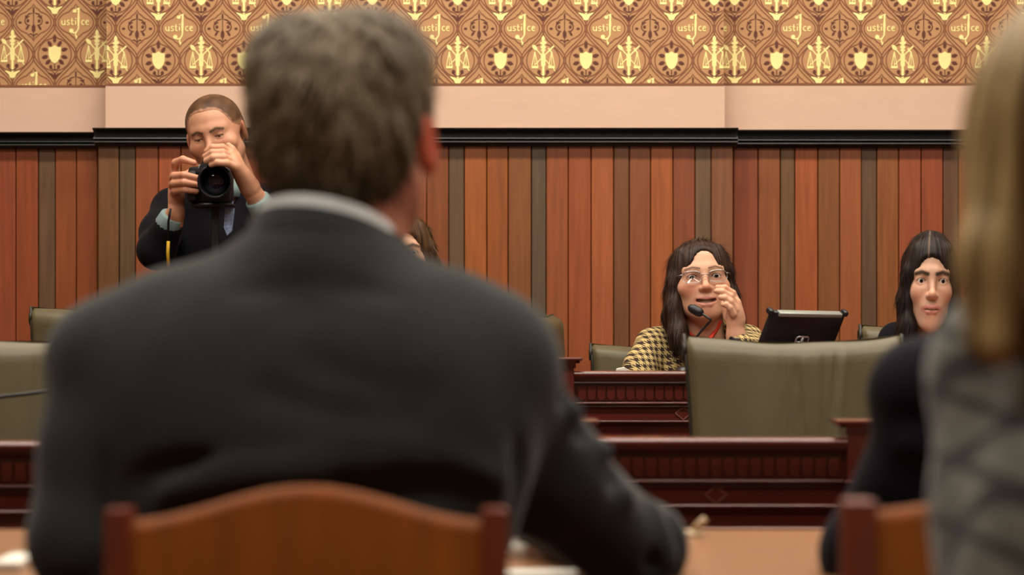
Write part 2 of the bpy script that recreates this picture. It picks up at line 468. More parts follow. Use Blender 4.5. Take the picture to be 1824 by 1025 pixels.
SECT = [  # x0, x1, wallpaper plane, bottom of wallpaper (px), bottom of band (px), shield px, row px, pitch px
    (-RX, XL, YS, 155, 236, 97.6, 97, 150.5),
    (XL, XR, YM, 152, 228, 891.5, 108, 152.3),
    (XR, RX, YS, 151.5, 232, 1383.3, 108, 149.7)]

# --- wallpaper print: motifs are lists of convex polygons in pixel units (u right, v up)
def ellp(cx, cy, a, b, ang=0, n=12):
    t = math.radians(ang); o = []
    for i in range(n):
        q = 2 * math.pi * i / n; x, y = a * math.cos(q), b * math.sin(q)
        o.append((cx + x * math.cos(t) - y * math.sin(t), cy + x * math.sin(t) + y * math.cos(t)))
    return o
def leaf(cx, cy, L, w, ang):
    t = math.radians(ang); o = []
    for x, y in ((-L / 2, 0), (-L / 4, -w / 2), (L / 6, -w / 2), (L / 2, 0), (L / 6, w / 2), (-L / 4, w / 2)):
        o.append((cx + x * math.cos(t) - y * math.sin(t), cy + x * math.sin(t) + y * math.cos(t)))
    return o
def rib(pts, w, closed=False):
    P = [np.array(p, float) for p in pts]
    if closed: P.append(P[0])
    n = len(P); L, Rr = [], []
    w = [w] * n if np.isscalar(w) else w
    for i in range(n):
        if closed: t = P[(i + 1) % (n - 1)] - P[(i - 1) % (n - 1)]
        else: t = P[min(i + 1, n - 1)] - P[max(i - 1, 0)]
        t /= np.linalg.norm(t) + 1e-9; q = np.array([-t[1], t[0]]) * w[i] / 2
        L.append(P[i] + q); Rr.append(P[i] - q)
    return [[tuple(L[i]), tuple(Rr[i]), tuple(Rr[i + 1]), tuple(L[i + 1])] for i in range(n - 1)]
def arc(cx, cy, r, a0, a1, n=8):
    return [(cx + r * math.cos(math.radians(a0 + (a1 - a0) * i / n)), cy + r * math.sin(math.radians(a0 + (a1 - a0) * i / n))) for i in range(n + 1)]

shield_g = [[(-11, 13), (-5, 13), (0, 16.5), (5, 13), (11, 13), (11, 0)], [(-11, 13), (11, 0), (9, -7), (5, -13), (0, -16), (-5, -13), (-9, -7), (-11, 0)]]
shield_d = [leaf(0, 28, 14, 5.5, 90)] + [leaf(s * x, y, 12, 6, a if s > 0 else 180 - a) for s in (-1, 1) for x, y, a in ((9, 19.5, 55), (17.5, 9, 12), (17.5, -4.5, -16), (12, -13.5, -40))]
shield_d += [p for s in (-1, 1) for p in ([ellp(s * 7, -22, 2.8, 3.4)] + rib([(s * 8, -20), (s * 5, -26), (0, -28)], 1.6))] + rib([(0, -16), (0, -28)], 1.6)
shield_d += [p for s in (-1, 1) for p in rib([(0, -42), (s * 6, -35), (s * 12, -33)], [4, 3, 1])] + [leaf(0, -38, 12, 4, 90)]
scales_g = rib([(0, 40), (0, -30)], 4.4) + [leaf(0, 39, 12, 6, 90), ellp(0, 31, 6, 2.6), ellp(2, 32, 4, 3), ellp(0, 24, 5, 3.4), ellp(0, 18.5, 4.4, 2.5)]
scales_g += [[(-4.4, 12), (4.4, 12), (3.8, -10), (-3.8, -10)]]
scales_g += rib([(-14, 22), (16, -13)], [2.4, 1.6]) + [ellp(-15, 23, 6, 3.6, 130)] + rib([(19, 26), (-15, -8)], [3, 1.6]) + rib([(9, 22), (15, 14)], 2.4)
for s in (-1, 1):
    scales_g += rib([(s * 15, 16), (s * 20, -9)], 1.6) + rib([(s * 15, 16), (s * 10, -9)], 1.6) + rib([(s * 15, 16), (s * 15, -9)], 1.2)
    scales_g += [[(s * 21, -9.5), (s * 8.5, -9.5), (s * 9, -14), (s * 20.5, -14)]]
    scales_g += rib([(s * 1, -41), (s * 5, -33), (s * 13, -29)], [6, 6, 1.5])
scales_g += [leaf(0, -36, 14, 6, 90)]
scales_g += [[(16, -12), (19, -14), (22, -19), (19, -18)]]
scales_d = [ellp(s * 7.5, -20, 3.2, 3.6) for s in (-1, 1)] + [p for s in (-1, 1) for p in rib([(s * 7, -24), (s * 3, -27), (0, -28)], 1.6)]
def glyphs():
    o = []
    w = 1.9
    o += rib([(-25, 3.5), (-25, -2), (-23.5, -4), (-21, -4), (-19.5, -2)], w) + rib([(-19.5, 4), (-19.5, -4), (-18, -4.5)], w)                    # u
    o += rib([(-11, 3), (-13, 4), (-15.5, 3), (-15.5, 1), (-11.5, -1), (-11.5, -3), (-13.5, -4.3), (-16, -3.5)], w)                             # s
    o += rib([(-7, 7.5), (-7, -3), (-5.6, -4.2), (-4, -3.6)], w) + rib([(-9.3, 3.2), (-4, 3.2)], 1.4)                                          # t
    o += rib([(-0.5, 3.8), (-0.5, -4)], w) + [ellp(-0.5, 7, 1.2, 1.2, n=8)]                                                                   # i
    o += rib([(15, 2.8), (13.4, 4), (11, 3), (10.3, 0), (11, -3), (13, -4.2), (15.2, -3.2)], w)                                              # c
    o += rib([(18.3, 0.2), (22.6, 1), (22.2, 3.2), (20.3, 4), (18.3, 2.5), (17.8, -0.5), (18.8, -3.4), (20.8, -4.2), (23, -3.2)], w)           # e
    o += [ellp(-2, 20, 3.6, 3.2)] + rib([(-2, 21), (1.5, 23.5), (5.5, 26)], [2, 2, 1]) + rib([(5.2, 26), (5.0, 16), (4.6, 6), (4.6, -6)], [4, 3.2, 4.6, 3])
    o += rib([(4.8, -6), (4.2, -12), (1, -17), (-3.5, -19), (-8, -17)], [3, 2.6, 2.4, 2.6, 2]) + [ellp(-8, -15, 4, 4)]
    o += rib([(1.5, -17), (-1, -22), (1.5, -26), (1, -29)], [1.6, 2, 3.4, 1.4])
    return o
just_g = glyphs()
flor_d = [leaf(0, -10, 17, 6.4, 90), leaf(0, 22, 14, 3, 90)] + rib([(0, 16), (0, -30)], 1.4)
for s in (-1, 1):
    flor_d += rib(arc(s * 7.5, 3, 8, 90, 90 - s * 190), 1.7) + [ellp(s * 10, 3, 2.6, 2.8), leaf(s * 11, -9, 10, 3.6, 125 if s > 0 else 55), leaf(s * 13, 10, 7, 3, 130 if s < 0 else 50), ellp(s * 24, 0, 3, 2)]
    flor_d += rib([(s * 2, 17), (s * 9, 15), (s * 15, 8)], [1, 2, 1]) + rib([(0, -24), (s * 5, -20), (s * 8, -21)], 1.6)
# cell outlines
def rmax(*els):
    o = []
    for i in range(48):
        q = 2 * math.pi * i / 48; c, s_ = math.cos(q), math.sin(q)
        o.append((q, max(1 / math.sqrt((c / a) ** 2 + (s_ / b) ** 2) for a, b in els)))
    return [(r * math.cos(q), r * math.sin(q)) for q, r in o]
cellA = rib(rmax((29.5, 29), (7, 36)), 2.0, True)
cellB = rib(rmax((31.5, 20.5), (17, 27), (6, 33)), 2.0, True)
def lattice(pitch):
    """both S-curves from a cell's side to its tip, doubled"""
    o = []; q = pitch / 4
    for sgn in (-1, 1):
        for e in (-3.6, 3.6):
            pts = []
            for i in range(-14, 15):
                v = 57 * i / 14.0
                pts.append((sgn * (q / 2 * (1 + math.cos(math.pi * v / 57)) + e * (0.35 + 0.65 * abs(math.sin(math.pi * v / 57)))), v))
            o += rib(pts, 2.0)
    return o
def clip(poly, u0, u1, v0):
    for ax, lim, sg in ((0, u0, 1), (0, u1, -1), (1, v0, 1)):
        out = []
        for i in range(len(poly)):
            a, b = poly[i], poly[(i + 1) % len(poly)]
            fa, fb = sg * (a[ax] - lim), sg * (b[ax] - lim)
            if fa >= 0: out.append(a)
            if (fa >= 0) != (fb >= 0):
                t = fa / (fa - fb); out.append((a[0] + t * (b[0] - a[0]), a[1] + t * (b[1] - a[1])))
        poly = out
        if len(poly) < 3: return None
    return poly
MOT = {'shield': [(shield_g, 'gold'), (shield_d, 'printd')], 'scales': [(scales_g, 'gold'), (scales_d, 'printd')],
       'letter': [(just_g, 'gold')], 'floral': [(flor_d, 'printd')]}
MNAME = {'shield': 'shield_print', 'scales': 'scales_print', 'letter': 'justice_lettering_print', 'floral': 'floral_print'}
MLAB = {'shield': 'gold shield with brown leaves', 'scales': 'gold sceptre and scales emblem', 'letter': 'gold lettering Justice', 'floral': 'brown floral ornament'}
shared = {}
def print_mesh(name, groups, s, y):
    V, F, mi = [], [], []
    for gi, (polys, _) in enumerate(groups):
        for p in polys:
            b = len(V); V += [(a * s, y - 0.0003 * gi - 0.000008 * (len(F) % 40), c * s) for a, c in p]; F.append(list(range(b, b + len(p)))); mi.append(gi)
    me = mesh_np(name, V, F, False, midx=mi)
    bm = bmesh.new(); bm.from_mesh(me)
    for f in bm.faces:
        f.normal_update()
        if f.normal.y > 0: f.normal_flip()
    bm.to_mesh(me); bm.free()
    for _, mt in groups: me.materials.append(M[mt])
    return me
for si, (x0, x1, Y, pb, bb, sh, row, pit) in enumerate(SECT):
    s = Y / FPX
    zb = W(0, pb, Y)[2] + 0.004
    lat = []
    for r in range(-1, 5):                       # half rows, 57 px each, upwards
        for c in range(-16, 17):
            if r % 2 == 0:
                n = c; cx = sh + n * pit / 2
                kind = 'shield' if (n + r // 2) % 2 == 0 else 'scales'
            else:
                cx = sh + (c + 0.5) * pit / 2
                kind = 'letter' if (c + (r - 1) // 2) % 2 == 0 else 'floral'
            if cx < -130 or cx > 1960: continue
            cy = row - 57 * r
            ctr = W(cx, cy, Y)
            if ctr[0] < x0 - .1 or ctr[0] > x1 + .1: continue
            u0, u1, v0 = (x0 + .001 - ctr[0]) / s, (x1 - .001 - ctr[0]) / s, (zb - ctr[2]) / s
            if r % 2 == 0:
                for p in lattice(pit) + cellA:
                    p = clip(p, u0, u1, v0)
                    if p: lat.append([(a + ctr[0] / s, b + ctr[2] / s) for a, b in p])
            else:
                for p in cellB:
                    p = clip(p, u0, u1, v0)
                    if p: lat.append([(a + ctr[0] / s, b + ctr[2] / s) for a, b in p])
            whole = u0 < -30 and u1 > 30 and v0 < -46
            if whole and (si, kind) in shared: me = shared[(si, kind)]
            else:
                g = MOT[kind]
                if not whole: g = [([q for q in (clip(p, u0, u1, v0) for p in ps) if q], mt) for ps, mt in g]
                if not sum(len(ps) for ps, _ in g): continue
                me = print_mesh(MNAME[kind], g, s, 0)
                if whole: shared[(si, kind)] = me
            o = bpy.data.objects.new(MNAME[kind], me); COL.objects.link(o); o.parent = wall
            o.location = (ctr[0], Y - 0.0012, ctr[2]); o['label'] = MLAB[kind]
    me = print_mesh('lattice_print', [(lat, 'print')], s, 0)
    o = bpy.data.objects.new('lattice_print', me); COL.objects.link(o); o.parent = wall; o.location = (0, Y - 0.0006, 0)
    o['label'] = 'brown ogee line pattern of the wallpaper'
    zp1 = W(0, pb, Y)[2]; zp0 = W(0, bb, Y)[2] - 0.03
    MB().box((x0, Y - 0.004, zp1 - 0.002), (x1, Y + 0.01, zp1 + 0.006)).obj('border_strip', M['print'], wall)
    MB().box((x0 + (0.0 if si != 1 else -.003), Y - 0.003, zp0), (x1 + (.003 if si == 1 else 0), Y + 0.01, zp1 - .002)).obj('pink_band', M['pink'], wall)

# --- wainscot boards
SEAM = {0: ([-195, -155, -127, -88, -48, -8, 28, 68, 98, 136, 174], 'rgrrrrrgrr'),
        1: ([174, 212, 241, 282, 322, 359, 387, 427, 466, 505, 533, 573, 612, 652, 680, 720, 760, 799, 827, 867, 905, 946.5, 973, 1012, 1053, 1093, 1121, 1159, 1199, 1238, 1267, 1306],
            'bgrrrgrrrgrrrgrrrgoordrrrbrrrgb'),
        2: ([1306, 1350.5, 1390, 1416, 1457, 1496, 1534.7, 1562, 1601, 1641, 1680, 1708, 1747, 1787, 1826, 1854, 1893, 1933, 1972], 'rrbrrrgrrrgrrrgrrr')}
TON = {'r': (145, 78, 43), 'o': (163, 88, 40), 'g': (104, 77, 53), 'b': (122, 77, 50), 'd': (100, 75, 53)}
bmesh_cache = {}
for si in (0, 1, 2):
    xs, ty = SEAM[si]
    Yf = YM - .03 if si == 1 else YS - .03
    MB().box((W(xs[0], 0, Yf)[0], Yf + .012, .09), (W(xs[-1], 0, Yf)[0], Yf + .035, 1.62)).obj('wainscot_backing', M['dark'], wall)
    for i, t in enumerate(ty):
        a, b = W(xs[i], 0, Yf)[0], W(xs[i + 1], 0, Yf)[0]
        key = round(b - a, 3)
        if key not in bmesh_cache:
            o = MB().box((-(b - a) / 2 + .0012, 0, 0), ((b - a) / 2 - .0012, .014, 1.48), .0035).obj('board', M['board'], wall)
            bmesh_cache[key] = o.data
        else:
            o = bpy.data.objects.new('board', bmesh_cache[key]); COL.objects.link(o); o.parent = wall
        j = 0.002 if t in 'gd' else 0.0
        o.location = ((a + b) / 2, Yf - random.uniform(0, .0015) + j, .14)
        c = np.array(TON[t], float) * random.uniform(.92, 1.06) + np.array([random.uniform(-7, 7), random.uniform(-5, 6), random.uniform(-4, 5)])
        o.color = srgb(*np.clip(c, 0, 255))
# --- black chair rail
def rail_prof(y, zt, zb):
    h = zt - zb
    return [(y + .08, zt), (y - .046, zt), (y - .050, zt - .05 * h), (y - .046, zt - .11 * h), (y - .036, zt - .16 * h), (y - .026, zt - .30 * h), (y - .022, zt - .44 * h), (y - .025, zt - .52 * h),
            (y - .034, zt - .56 * h), (y - .036, zt - .62 * h), (y - .030, zt - .68 * h), (y - .024, zt - .70 * h), (y - .033, zt - .76 * h), (y - .034, zt - .82 * h), (y - .026, zt - .86 * h), (y - .012, zt - .90 * h), (y - .010, zt - h), (y + .08, zb)]
for si, (a, b, t, bt, Yf) in enumerate(((-RX, -1.34, 235, 265, YS - .03), (-1.362, 0.735, 227.5, 260, YM - .03), (.72, RX, 231, 263, YS - .03))):
    zt, zb = W(0, t, Yf - .045)[2], W(0, bt, Yf - .01)[2]
    o = MB().extr(rail_prof(Yf, zt, zb), a, b).obj('trim_%d' % (si + 1), M['ebony'], smooth='auto', kind='structure')
    tag(o, ('black moulded chair rail left of the wall breast', 'black moulded chair rail across the middle wall breast', 'black moulded chair rail right of the wall breast')[si], 'moulding')
o = MB().box((-RX, YM - .06, TIER), (RX, YM - .002, .2), .006).obj('baseboard_far', M['ebony'], kind='structure'); tag(o, 'black baseboard at the foot of the wainscot', 'baseboard')

# ------------------------------------------------------------------ carved mahogany desks
def dentil_mesh():
    o = []
    w, h, r = .0192, .034, .0095
    pts = [(-w / 2, 0), (w / 2, 0), (w / 2, -h + r)] + [(r * math.cos(q), -h + r - r * math.sin(q)) for q in (0.5, 1.05, 1.57, 2.09, 2.64)] + [(-w / 2, -h + r)]
    return MB().prism(pts, -.004, .004)
DENT = None
def desk(x0, x1, Y, zt, zf, label, posts=(True, True), dia=True):
    global DENT
    r = thing('carved_desk', ((x0 + x1) / 2, Y, zf), label, 'desk', 'carved mahogany committee desks')
    m = M['mahog']
    MB().box((x0, Y, zf), (x1, Y + .03, zt - .012)).obj('front_panel', m, r)
    MB().extr([(Y + .06, zt - .016), *[(Y - .024 - .008 * math.cos(q), zt - .008 + .008 * math.sin(q)) for q in np.linspace(-1.5, 1.57, 11)], (Y + .055, zt), (Y + .06, zt - .005)], x0, x1).obj('top_rail', m, r, 'auto')
    MB().extr([(Y, zt - .016), (Y - .022, zt - .016), (Y - .018, zt - .021), (Y - .012, zt - .025), (Y - .013, zt - .029), (Y, zt - .031)], x0, x1).obj('cove_moulding', m, r, 'auto')
    def bead(z, h, d):
        MB().extr([(Y + .004, z)] + [(Y - d + h / 2 - h / 2 * math.sin(q), z - h / 2 + h / 2 * math.cos(q)) for q in np.linspace(0, math.pi, 11)] + [(Y + .004, z - h)], x0, x1).obj('bead_moulding', m, r, 'auto')
    bead(zt - .074, .006, .017); bead(zt - .083, .004, .009); bead(zt - .118, .006, .018); bead(zt - .158, .006, .014)
    n = int((x1 - x0 - .01) / .0232); off = (x1 - x0 - n * .0232) / 2
    for i in range(n):
        if DENT is None:
            o = dentil_mesh().obj('dentil', m); DENT = o.data; o.parent = r
        else:
            o = bpy.data.objects.new('dentil', DENT); COL.objects.link(o); o.parent = r
        o.location = (x0 + off + (i + .5) * .0232 - (x0 + x1) / 2, -.004, zt - .036 - zf)
    if dia:
        cx, cz, a = (x0 + x1) / 2, zt - .102, .0175
        MB().prism([(cx - a * 1.1, cz), (cx, cz - a * .86), (cx + a * 1.1, cz), (cx, cz + a * .86)], Y - .003, Y + .002).obj('diamond_inlay', m, r)
        pts = [(cx - a * 1.1, Y - .003, cz), (cx, Y - .003, cz - a * .86), (cx + a * 1.1, Y - .003, cz), (cx, Y - .003, cz + a * .86)]
        for i in range(4): MB().tube([pts[i], pts[(i + 1) % 4]], .0012, 6).obj('diamond_bead', M['inlay'], r)
    for k, e in ((0, x0), (1, x1)):
        if not posts[k]: continue
        sgn = -1 if k == 0 else 1
        a, b = sorted((e, e + sgn * .06)); zc = zt + .033
        MB().box((a, Y - .028, zf), (b, Y + .05, zc - .012), .002).obj('post', m, r)
        c = MB()
        c.box((a - .02, Y - .048, zc - .008), (b + .02, Y + .07, zc), .003)
        c.extr([(Y + .06, zc - .008), (Y - .045, zc - .008), (Y - .042, zc - .013), (Y - .034, zc - .019), (Y - .030, zc - .026), (Y + .055, zc - .026)], a - .004, b + .004)
        c.box((a - .014, Y - .040, zc - .014), (b + .014, Y + .06, zc - .008), .002)
        c.obj('post_capital', m, r, 'auto')
        MB().box((a - .006, Y - .036, zt - .079), (b + .006, Y + .04, zt - .074), .0015).obj('post_bead', m, r)
    return r
Y1, Z1 = 3.70, 0.82       # front row
Y2, Z2 = 5.00, 0.91       # second row, on the platform
def fx(px, Y): return (px - 912) / FPX * Y
bay, per = .46, .52
a1 = fx(1045, Y1)
desk(a1, a1 + bay, Y1, Z1, 0, 'dark red carved desk in front of the wide olive chair', dia=True)
yl = 3.58; al = fx(80, yl) + .12
desk(al - bay, al, yl, Z1, 0, 'dark red carved desk at the left edge below an olive chair', posts=(False, True))
a2 = fx(1022, Y2)
desk(a2, a2 + .527, Y2, Z2, TIER, 'carved desk in front of the woman in glasses')
desk(a2 - .06 - .527, a2 - .082, Y2, Z2, TIER, 'carved second row desk hidden behind the man in the grey suit', posts=(True, False))
desk(a1 - .06 - bay, a1 - .082, Y1, Z1, 0, 'carved front row desk hidden behind the man in the grey suit', posts=(True, False))
wo = MB().box((a1 - .58, Y1 + .074, Z1 - .045), (a1 + bay + .06, Y1 + .34, Z1 - .02), .004).obj('worktop', M['mahog']); tag(wo, 'wooden worktop behind the middle front desks', 'worktop')
for xx in (a1 - .3, a1 + .3): MB().box((xx, Y1 + .08, 0), (xx + .03, Y1 + .32, Z1 - .045)).obj('end_support', M['mahog'], wo)
xm = fx(1535, Y2 + .3); xl_ = a2 - .58
o = MB().prism([(xl_, Z2 - .045), (fx(1760, Y2), Z2 - .045), (fx(1760, Y2), Z2 - .02), (xl_, Z2 - .02)], Y2 + .074, Y2 + .32).box((xl_, Y2 + .32, Z2 - .045), (xm, Y2 + .56, Z2 - .02)).obj('worktop', M['mahog'])
tag(o, 'continuous wooden worktop behind the second row desk', 'worktop')
for xx in (a2 - .4, a2 + .62, fx(1725, Y2)): MB().box((xx, Y2 + .1, TIER), (xx + .03, Y2 + .3, Z2 - .045)).obj('end_support', M['mahog'], o)

# ------------------------------------------------------------------ olive leather chairs
def sstep0(a, b, x): t = min(max((x - a) / (b - a), 0), 1); return t * t * (3 - 2 * t)
def olive_chair(x, Y, zf, ztop, label, yaw=0, w=.45, creases=(), lift=.012, flare=.02):
    r = thing('leather_chair', (x, Y, zf), label, 'chair', 'olive leather committee chairs')
    r.rotation_euler = (0, 0, math.radians(yaw))
    ORG[r.name] = np.zeros(3)            # parts below are in the chair's own frame
    H = ztop - zf; z0 = .44
    nu, nv = 60, 34; V = []; F = []
    th = .055
    def surf(u, v, front):
        t = (v ** 3)
        hw = w / 2 - flare * (1 - v) * .6 - flare * .5 * math.sin(math.pi * v)
        xx = u * hw; zz = z0 + v * (H - z0) + lift * u * u * t
        yy = .05 * v + .02 * u * u
        e = max(0.0, 1 - (1 - abs(u)) / .06); ev = max(0.0, 1 - (1 - v) / .05)
        rr = math.sqrt(max(0.0, 1 - max(e, ev) ** 2))
        if front:
            for (cu, wd, am, sl) in creases:
                yy += am * math.exp(-((u - cu - sl * (v - .8)) / wd) ** 2) * (0.45 + 0.65 * v) * (1 - sstep0(.92, .99, v))
            yy += .004 * math.sin(7 * u + 3 * v)
            if v > .93: yy += .018 * ((v - .93) / .07) ** 2
            return (xx, yy - th / 2 * rr, zz)
        return (xx, yy + th / 2 * rr + .012 * v, zz)
    for fr in (True, False):
        b = len(V)
        for j in range(nv + 1):
            for i in range(nu + 1): V.append(surf(-1 + 2 * i / nu, j / nv, fr))
        for j in range(nv):
            for i in range(nu):
                q = [b + j * (nu + 1) + i, b + j * (nu + 1) + i + 1, b + (j + 1) * (nu + 1) + i + 1, b + (j + 1) * (nu + 1) + i]
                F.append(q if fr else q[::-1])
    build('backrest', V, F, M['leather'], r, True)
    for sx in (-1, 1):
        t = MB()
        pts = [np.array(surf(sx, k / 14.0, True)) + np.array([sx * .002, .002, 0]) for k in range(15)]
        t.tube(pts, .004, 6).obj('piping', M['leatherd'], r, True); t = MB()
        pts = [np.array(surf(sx, k / 14.0, False)) + np.array([sx * .002, -.002, 0]) for k in range(15)]
        t.tube(pts, .004, 6).obj('piping', M['leatherd'], r, True)
    for sx in (-1, 1):     # scroll at the upper corners
        p = np.array(surf(sx, .985, True)); q = np.array(surf(sx, .985, False))
        s2 = MB(); s2.lathe([(.0, -.004), (.020, -.004), (.021, 0), (.020, .004), (.012, .005), (.011, .002), (0.004, .003), (0, .004)] if sx > 0 else [(0, .004), (.020, .004), (.021, 0), (.020, -.004), (.012, -.005), (.011, -.002), (.004, -.003), (0, -.004)], (p + q) / 2 + np.array([sx * .002, .006, -.024]), 'x', 16)
        s2.obj('scroll', M['leatherd'], r, True)
    MB().box((-w / 2 + .01, -.46, .37), (w / 2 - .01, .03, .46), .03).obj('seat', M['leather'], r, 'auto')
    for sx in (-1, 1):
        MB().box((sx * (w / 2 + .005) - .025, -.36, .60), (sx * (w / 2 + .005) + .025, .01, .635), .012).obj('armrest', M['leather'], r, 'auto')
        MB().tube([(sx * w / 2, -.30, .61), (sx * w / 2, -.28, .5), (sx * (w / 2 - .03), -.22, .40)], .012, 8).obj('arm_support', M['blackmetal'], r, True)
    MB().tube([(0, -.2, .1), (0, -.2, .38)], .028, 12).obj('column', M['blackmetal'], r, 'auto')
    for k in range(5):
        q = 2 * math.pi * k / 5 + .3
        e = (.27 * math.cos(q), -.2 + .27 * math.sin(q))
        MB().tube([(0, -.2, .11), (e[0], e[1], .075)], [.022, .014], 8).obj('base_arm', M['blackmetal'], r, 'auto')
        MB().lathe([(0, -.012), (.026, -.012), (.028, 0), (.026, .012), (0, .012)], (e[0], e[1], .028), 'x', 14).obj('caster', M['blackplastic'], r, 'auto')
    return r
CR = [(-.10, .02, .006, -.30), (.02, .018, .008, -.22), (.07, .05, -.004, -.2), (.26, .03, .006, .02), (.34, .025, .006, .25), (.42, .03, -.003, .2), (-.5, .2, .006, 0)]
olive_chair(fx(1422, 4.25), 4.25, 0, .985, 'wide creased olive leather chair behind the middle front desk', creases=CR, lift=.016)
olive_chair(fx(-80, 4.2), 4.2, 0, .988, 'olive leather chair at the left edge crossed by a thin microphone arm', creases=[(.75, .03, .006, .05), (.85, .03, -.005, .08), (.65, .04, .004, 0)], lift=.0, w=.46)
olive_chair(fx(190, 5.7), 5.7, TIER, 1.062, 'olive leather chair behind the left edge chair, by the suited man\'s left shoulder', creases=[(.1, .05, .008, 0)], lift=.01)
olive_chair(fx(1192, 6.0), 6.06, TIER, .955, 'olive leather chair behind the woman in glasses', lift=.012, w=.44)
olive_chair(fx(715, 6.05), 6.08, TIER, .955, 'olive leather chair of the woman hidden behind the grey suit', lift=.012, w=.44)
olive_chair(fx(986, 6.35), 6.35, TIER, 1.045, 'turned leather chair seen edge-on beside the suited man\'s right shoulder', yaw=70, lift=.01)
olive_chair(fx(1690, 5.75), 5.75, TIER, 1.01, 'leather chair behind the dark-haired woman in black', w=.46, lift=.012)

# ------------------------------------------------------------------ witness table and wooden chairs
TZ = .75
tb = thing('witness_table', (.1, 2.47, 0), 'brown wooden table in front of the seated onlookers', 'table')
MB().box((-1.6, 2.2, TZ - .035), (1.7, 2.75, TZ), .004).obj('table_top', M['table'], tb)
MB().box((-1.5, 2.26, TZ - .13), (1.6, 2.70, TZ - .035)).obj('apron', M['mahog'], tb)
for xx in (-1.5, 1.56):
    for yy in (2.25, 2.66): MB().box((xx, yy, 0), (xx + .06, yy + .06, TZ - .03), .004).obj('leg', M['mahog'], tb)

def wood_chair(xc, Y, zmid, zend, zpost, w, label, pw=.024):
    r = thing('wooden_chair', (xc, Y + .2, 0), label, 'chair', 'wooden chairs of the onlookers')
    hw = w / 2
    for s in (-1, 1):
        t = MB(); t.box((xc + s * (hw - pw / 2) - pw / 2, Y - .016, .0), (xc + s * (hw - pw / 2) + pw / 2, Y + .016, zpost), .004)
        t.obj('back_post', M['chairpost'], r, 'auto')
        MB().box((xc + s * (hw - .02) - .018, Y + .42, 0), (xc + s * (hw - .02) + .018, Y + .455, .43), .004).obj('front_leg', M['chairpost'], r, 'auto')
        MB().box((xc + s * (hw - .02) - .010, Y + .01, .2), (xc + s * (hw - .02) + .010, Y + .43, .225), .003).obj('side_stretcher', M['chairpost'], r, 'auto')
    n = 24; V = []; F = []
    iw = hw - pw + .001
    for i in range(n + 1):
        u = -1 + 2 * i / n
        z = zend + (zmid - zend) * (math.cos(u * math.pi) * .5 + .5) ** .9
        yb = Y + .006 * (1 - u * u)
        for dy, dz in ((-.010, -.30), (-.010, -.010), (-.006, -.003), (0, 0), (.006, -.003), (.010, -.010), (.010, -.30)):
            V.append((xc + u * iw, yb + dy, z + dz if dz > -.2 else zend - .36))
    for i in range(n):
        for k in range(6): F.append([i * 7 + k, (i + 1) * 7 + k, (i + 1) * 7 + k + 1, i * 7 + k + 1])
        F.append([i * 7 + 6, (i + 1) * 7 + 6, (i + 1) * 7, i * 7])
    F += [list(range(7)), [n * 7 + k for k in range(7)][::-1]]
    o = MB().add(V, F).obj('back_panel', M['chairwood'], r, 'auto')
    MB().box((xc - hw - .01, Y - .005, .43), (xc + hw + .01, Y + .47, .46), .008).obj('seat', M['chairwood'], r, 'auto')
    return r
YC = 1.80
wood_chair(fx(548, YC), YC, W(0, 866, YC)[2], W(0, 926, YC)[2], W(0, 905, YC)[2], 716 / FPX * YC, 'reddish wooden chair with arched back behind the man in the grey suit')
YC2 = 1.74
wood_chair(fx(1500, YC2) + .19, YC2, W(0, 858, YC2)[2], W(0, 908, YC2)[2], W(0, 890, YC2)[2], .38, 'wooden chair partly hidden by the plaid jacket at the right edge', pw=.028)

# ------------------------------------------------------------------ people
def sn(P, f, seed=0):
    """smooth pseudo noise in -1..1"""
    r = np.random.default_rng(seed); o = 0
    for _ in range(5):
        k = r.normal(size=3) * f; o = o + np.sin(P @ k + r.uniform(0, 6.28))
    return o / 5 * 1.6

def fixo(V, F):
    a, b, c = V[F[:, 0]], V[F[:, 1]], V[F[:, 2]]
    if (np.cross(b - a, c - a) * a).sum() < 0: F = F[:, ::-1].copy()
    return V, F

